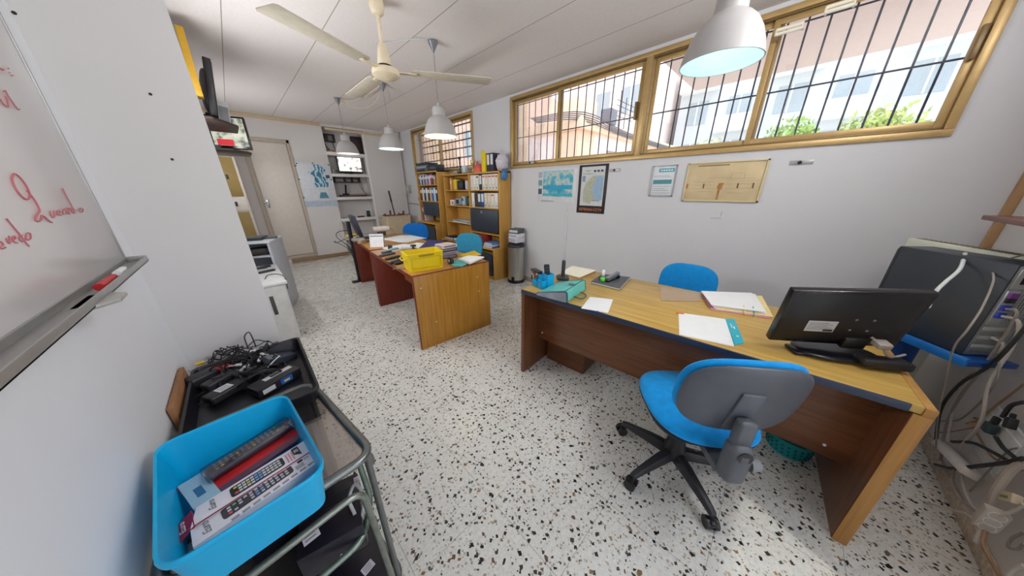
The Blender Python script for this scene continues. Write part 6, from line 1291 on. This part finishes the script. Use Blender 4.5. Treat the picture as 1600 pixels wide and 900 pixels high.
for x0_, z0_, x1_, z1_ in ((-.42, .33, -.06, .335), (.06, .33, .42, .335), (-.42, .42, -.08, .425), (.05, .57, .40, .575), (-.2, .60, .12, .605), (.10, .58, .105, .70), (.10, .70, .26, .705), (.26, .57, .265, .70), (-.40, .5, -.1, .505), (.02, .44, .4, .445), (.3, .52, .45, .525), (-.3, .25, -.1, .255), (.1, .22, .3, .225)): pr(s, 'drawn_line', M, w_*x0_, h_*z0_, w_*max(x1_, x0_+.004), h_*max(z1_, z0_+.005), INK, .008)
for x_ in (-.24, .20, .38): pr(s, 'drawn_mark', M, w_*x_, h_*.34, w_*(x_+.02), h_*.46, plain((110, 92, 70), .7), .008)
pr(s, 'edge_mark', M, -w_*.475, h_*.34, -w_*.45, h_*.46, plain((190, 110, 60), .6), .008)
for (px, py), lab in (((1252, 254), 'grey metal wall plate to the right of the gilt framed plan'), ((961, 266), 'grey metal wall plate beside the black bordered poster'), ((829, 254), 'grey metal wall plate next to the bookcase')):
    p = onx(px, py, WX); t = thing('wall_plate', lab, 'wall plate', (WX-.001, p.y, p.z)); M = frame_m((0, 0, 0), (0, -1, 0), (0, 0, 1)); b = B(); box(b, (-.065, -.016, 0), (.065, .016, .003), .001, M); mesh('plate', b, plain((168, 168, 168), .4, .5), t)
    b = B(); lathe(b, [(0, .003), (.013, .003), (.012, .012), (0, .013)], 16, M @ Tm(-.008, 0, 0), False); mesh('bolt', b, BLACK, t)
p = onx(887, 327, WX); t = thing('cable_trunking', 'thin white cable trunking running down the wall below the coast map', 'trunking', (WX-.001, p.y, 0)); b = B(); box(b, (-.010, -.012, .08), (0, .012, p.z), .002); mesh('channel', b, plain((212, 212, 214), .6), t); b = B(); box(b, (-.013, -.013, p.z-.02), (0, .013, p.z), .002); mesh('end_cap', b, plain((200, 200, 202), .6), t)
t = thing('wall_patch', 'thin crack mark on the wall under the framed plan', 'mark', (WX-.0005, .50, 1.12)); b = B()
for q in (((1128, 330), (1126, 338)), ((1110, 341), (1127, 341))):
    A = onx(*q[0], WX)-Vector(t.location); C_ = onx(*q[1], WX)-Vector(t.location); A.x = C_.x = -.0005; tube(b, [A, (A+C_)/2, C_], .0016, 5, False)
mesh('crack', b, MIDGREY, t)
# unlit tubes at the head of the window
for (pa, pb), lab in ((((1211, 58), (1254, 40)), 'white fluorescent tube at the window head nearer the pendant lamp'), (((1288, 24), (1336, 2)), 'white fluorescent tube at the window head farther from the pendant lamp')):
    A, C_ = onx(*pa, 3.10), onx(*pb, 3.10); C_.z = A.z = (A.z+C_.z)/2; t = thing('fluorescent_tube', lab, 'lamp', (3.10, (A.y+C_.y)/2, A.z), 0, 'tubes at the window head'); L_ = (A.y-C_.y)
    for dz_ in (0, .026):
        b = B(); cyl(b, (0, -L_/2, dz_), (0, L_/2, dz_), .011, seg=14); mesh('tube', b, plain((236, 230, 214), .3), t)
    for s_ in (-1, 1):
        b = B(); box(b, (-.008, s_*L_/2-.006, -.008), (.008, s_*L_/2+.006, .034), .002); box(b, (.0, s_*L_/2-.006, .01), (.086, s_*L_/2+.006, .02), .002); mesh('holder', b, plain((220, 214, 200), .4), t)

# far wall poster
q = [ony(x, y, FY-.002) for x, y in ((460, 254), (515, 254), (528, 322), (478, 325))]
t = thing('water_poster', 'white poster with blue wave pictures beside the far door', 'poster', (1.35, FY-.001, 1.10)); M = frame_m((0, 0, 0), (1, 0, 0), (0, 0, 1)); b = B(); box(b, (-.30, 0, 0), (.30, .87, .003), .001, M); s = mesh('sheet', b, plain((214, 218, 224), .5), t)
mm, nt_, bs_ = nodes('wave_picture'); setp(bs_, .5); wv = N(nt_, 'ShaderNodeTexWave', Scale=3.5, Distortion=22.0, Detail=5.0); nt_.links.new(coord(nt_), wv.inputs['Vector']); nt_.links.new(ramp(nt_, wv.outputs['Fac'], [(.1, lin((52, 110, 146))), (.5, lin((110, 170, 196))), (.9, lin((200, 220, 228)))]), bs_.inputs['Base Color'])
pc = pmap(s, 'wave_picture', M, [(-.06, .40), (.20, .40), (.20, .58), (.12, .62), (.20, .74), (.10, .84), (.0, .84), (.02, .74), (-.12, .68), (-.02, .60)], mm, .003)
pmap(s, 'small_picture', M, [(-.02, .18), (.16, .18), (.12, .30), (.02, .30)], plain((84, 140, 160), .5, var=.3), .003); pr(s, 'lower_band', M, -.29, .01, .29, .13, plain((176, 188, 204), .5, var=.12), .003); pr(s, 'logo', M, .18, .58, .25, .64, plain((60, 70, 84), .5), .003)
pr(s, 'rule', M, -.28, .355, .28, .36, LTGREY, .003)
for x_, z_ in ((-.27, .84), (.0, .86), (-.29, .55), (-.29, .20), (.27, .55), (-.29, .80), (.28, .84)):
    b = B(); box(b, (x_-.012, z_-.01, .003), (x_+.012, z_+.01, .006), .001, M); mesh('clip', b, BLACK, s)

# ================================================================== whiteboard
BX = LX+.001
p = onx(198, 405, LX+.02); yb = p.y; zb = p.z
t = thing('whiteboard', 'whiteboard with red handwriting and an aluminium pen tray', 'whiteboard', (BX, yb-.6, zb)); AL = plain((172, 172, 170), .35, .6)
def bb(nm_, y0_, y1_, z0_, z1_, x1_, m_, bev=.002, par=t):
    b = B(); box(b, (0, y0_-(yb-.6), z0_-zb), (x1_, y1_-(yb-.6), z1_-zb), bev); return mesh(nm_, b, m_, par)
pan = bb('panel', yb-1.2, yb-.008, zb, zb+.95, .016, plain((226, 222, 222), .22, var=.02, sc=3))
for a_, c_, e_, f_ in ((yb-.010, yb, zb-.01, zb+.96), (yb-1.2, yb, zb+.95, zb+.965), (yb-1.2, yb, zb-.012, zb+.006)): bb('frame', a_, c_, e_, f_, .020, AL)
tr = B(); box(tr, (.0, -.6, -.012), (.062, .598, -.008), .001); box(tr, (.058, -.6, -.012), (.062, .598, .006), .001); box(tr, (.016, .594, -.010), (.062, .598, .008), .001); pt = mesh('pen_tray', tr, AL, t)
q = onx(140, 462, LX+.05); b = B(); prism(b, [(.03, -.05), (.062, -.05), (.088, -.02), (.088, .035), (.062, .06), (.03, .06)], -.016, -.008, Tm(0, q.y-(yb-.6), 0), .002); mesh('tray_bracket', b, plain((186, 186, 182), .35, .5), pt)
q = onz(150, 441, zb+.003); t2 = thing('marker_pen', 'red marker pen lying in the whiteboard tray', 'marker', (LX+.045, q.y, zb-.0075)); b = B(); cyl(b, (0, -.06, .009), (0, .03, .009), .0085); mesh('barrel', b, plain((190, 36, 40), .4), t2); b = B(); cyl(b, (0, .03, .009), (0, .062, .009), .0078, .006); mesh('cap', b, RED, t2)
q = onz(176, 425, zb+.003); t2 = thing('marker_pen', 'white marker pen at the tray end of the whiteboard', 'marker', (LX+.045, min(q.y, yb-.06), zb-.0075)); b = B(); cyl(b, (0, -.03, .009), (0, .03, .009), .0082); mesh('barrel', b, PAPER, t2); b = B(); cyl(b, (0, .03, .009), (0, .05, .009), .0075, .006); mesh('cap', b, LTGREY, t2)
# handwriting strokes, traced on the board plane
INKR = plain((192, 112, 118), .5); bx_ = LX+.0182
def zp(x, y): return (x/2.814, 80+y/2.8125)
def strokes(nm_, segs, w_=.0011):
    b = B()
    for S in segs:
        P_ = [onx(*zp(*s_), bx_) for s_ in S]; P_ = [Vector((.0172-.0001, p.y-(yb-.6), p.z-zb)) for p in P_]; tube(b, P_, w_, 6, True, n=5)
    return mesh(nm_, b, INKR, pan)
strokes('handwriting', [[(62, 540), (54, 560), (62, 590), (84, 625), (112, 650), (128, 645), (130, 622), (112, 585), (88, 555), (66, 538), (58, 545)], [(118, 610), (136, 632), (156, 660), (172, 690), (174, 705), (160, 724), (156, 742), (168, 748), (182, 738), (184, 722), (196, 728), (214, 744), (230, 752)]], .0016)
strokes('handwriting', [[(222, 702), (226, 722), (236, 732), (242, 722), (238, 702)], [(250, 716), (262, 712), (262, 702), (252, 702), (254, 718), (270, 722)], [(280, 718), (278, 704), (282, 694)], [(290, 712), (304, 706), (302, 690), (290, 690), (294, 708), (308, 716)], [(276, 602), (300, 650), (322, 690), (330, 714)], [(330, 700), (318, 690), (314, 702), (324, 712)], [(350, 700), (358, 690), (366, 696), (362, 708), (352, 706)]])
strokes('handwriting', [[(2, 836), (10, 842), (16, 852), (6, 858), (0, 864), (14, 868), (26, 862)], [(28, 822), (34, 838), (44, 844), (44, 828), (40, 812)], [(56, 832), (68, 824), (64, 812), (56, 820), (62, 838), (78, 842)], [(30, 736), (60, 772), (90, 808), (112, 838), (130, 858)], [(98, 808), (86, 812), (86, 826), (98, 836), (110, 828)], [(118, 800), (114, 820), (124, 830), (136, 822), (134, 802), (122, 798)]])
strokes('handwriting', [[(0, 208), (16, 232), (36, 246), (34, 222), (26, 198)], [(24, 172), (40, 200), (62, 232), (80, 256), (88, 254)], [(16, 176), (26, 172)]])
strokes('handwriting', [[(0, 80), (8, 76), (12, 84), (20, 80)], [(36, 74), (40, 78)], [(40, 92), (44, 96)], [(50, 108), (60, 106)]])
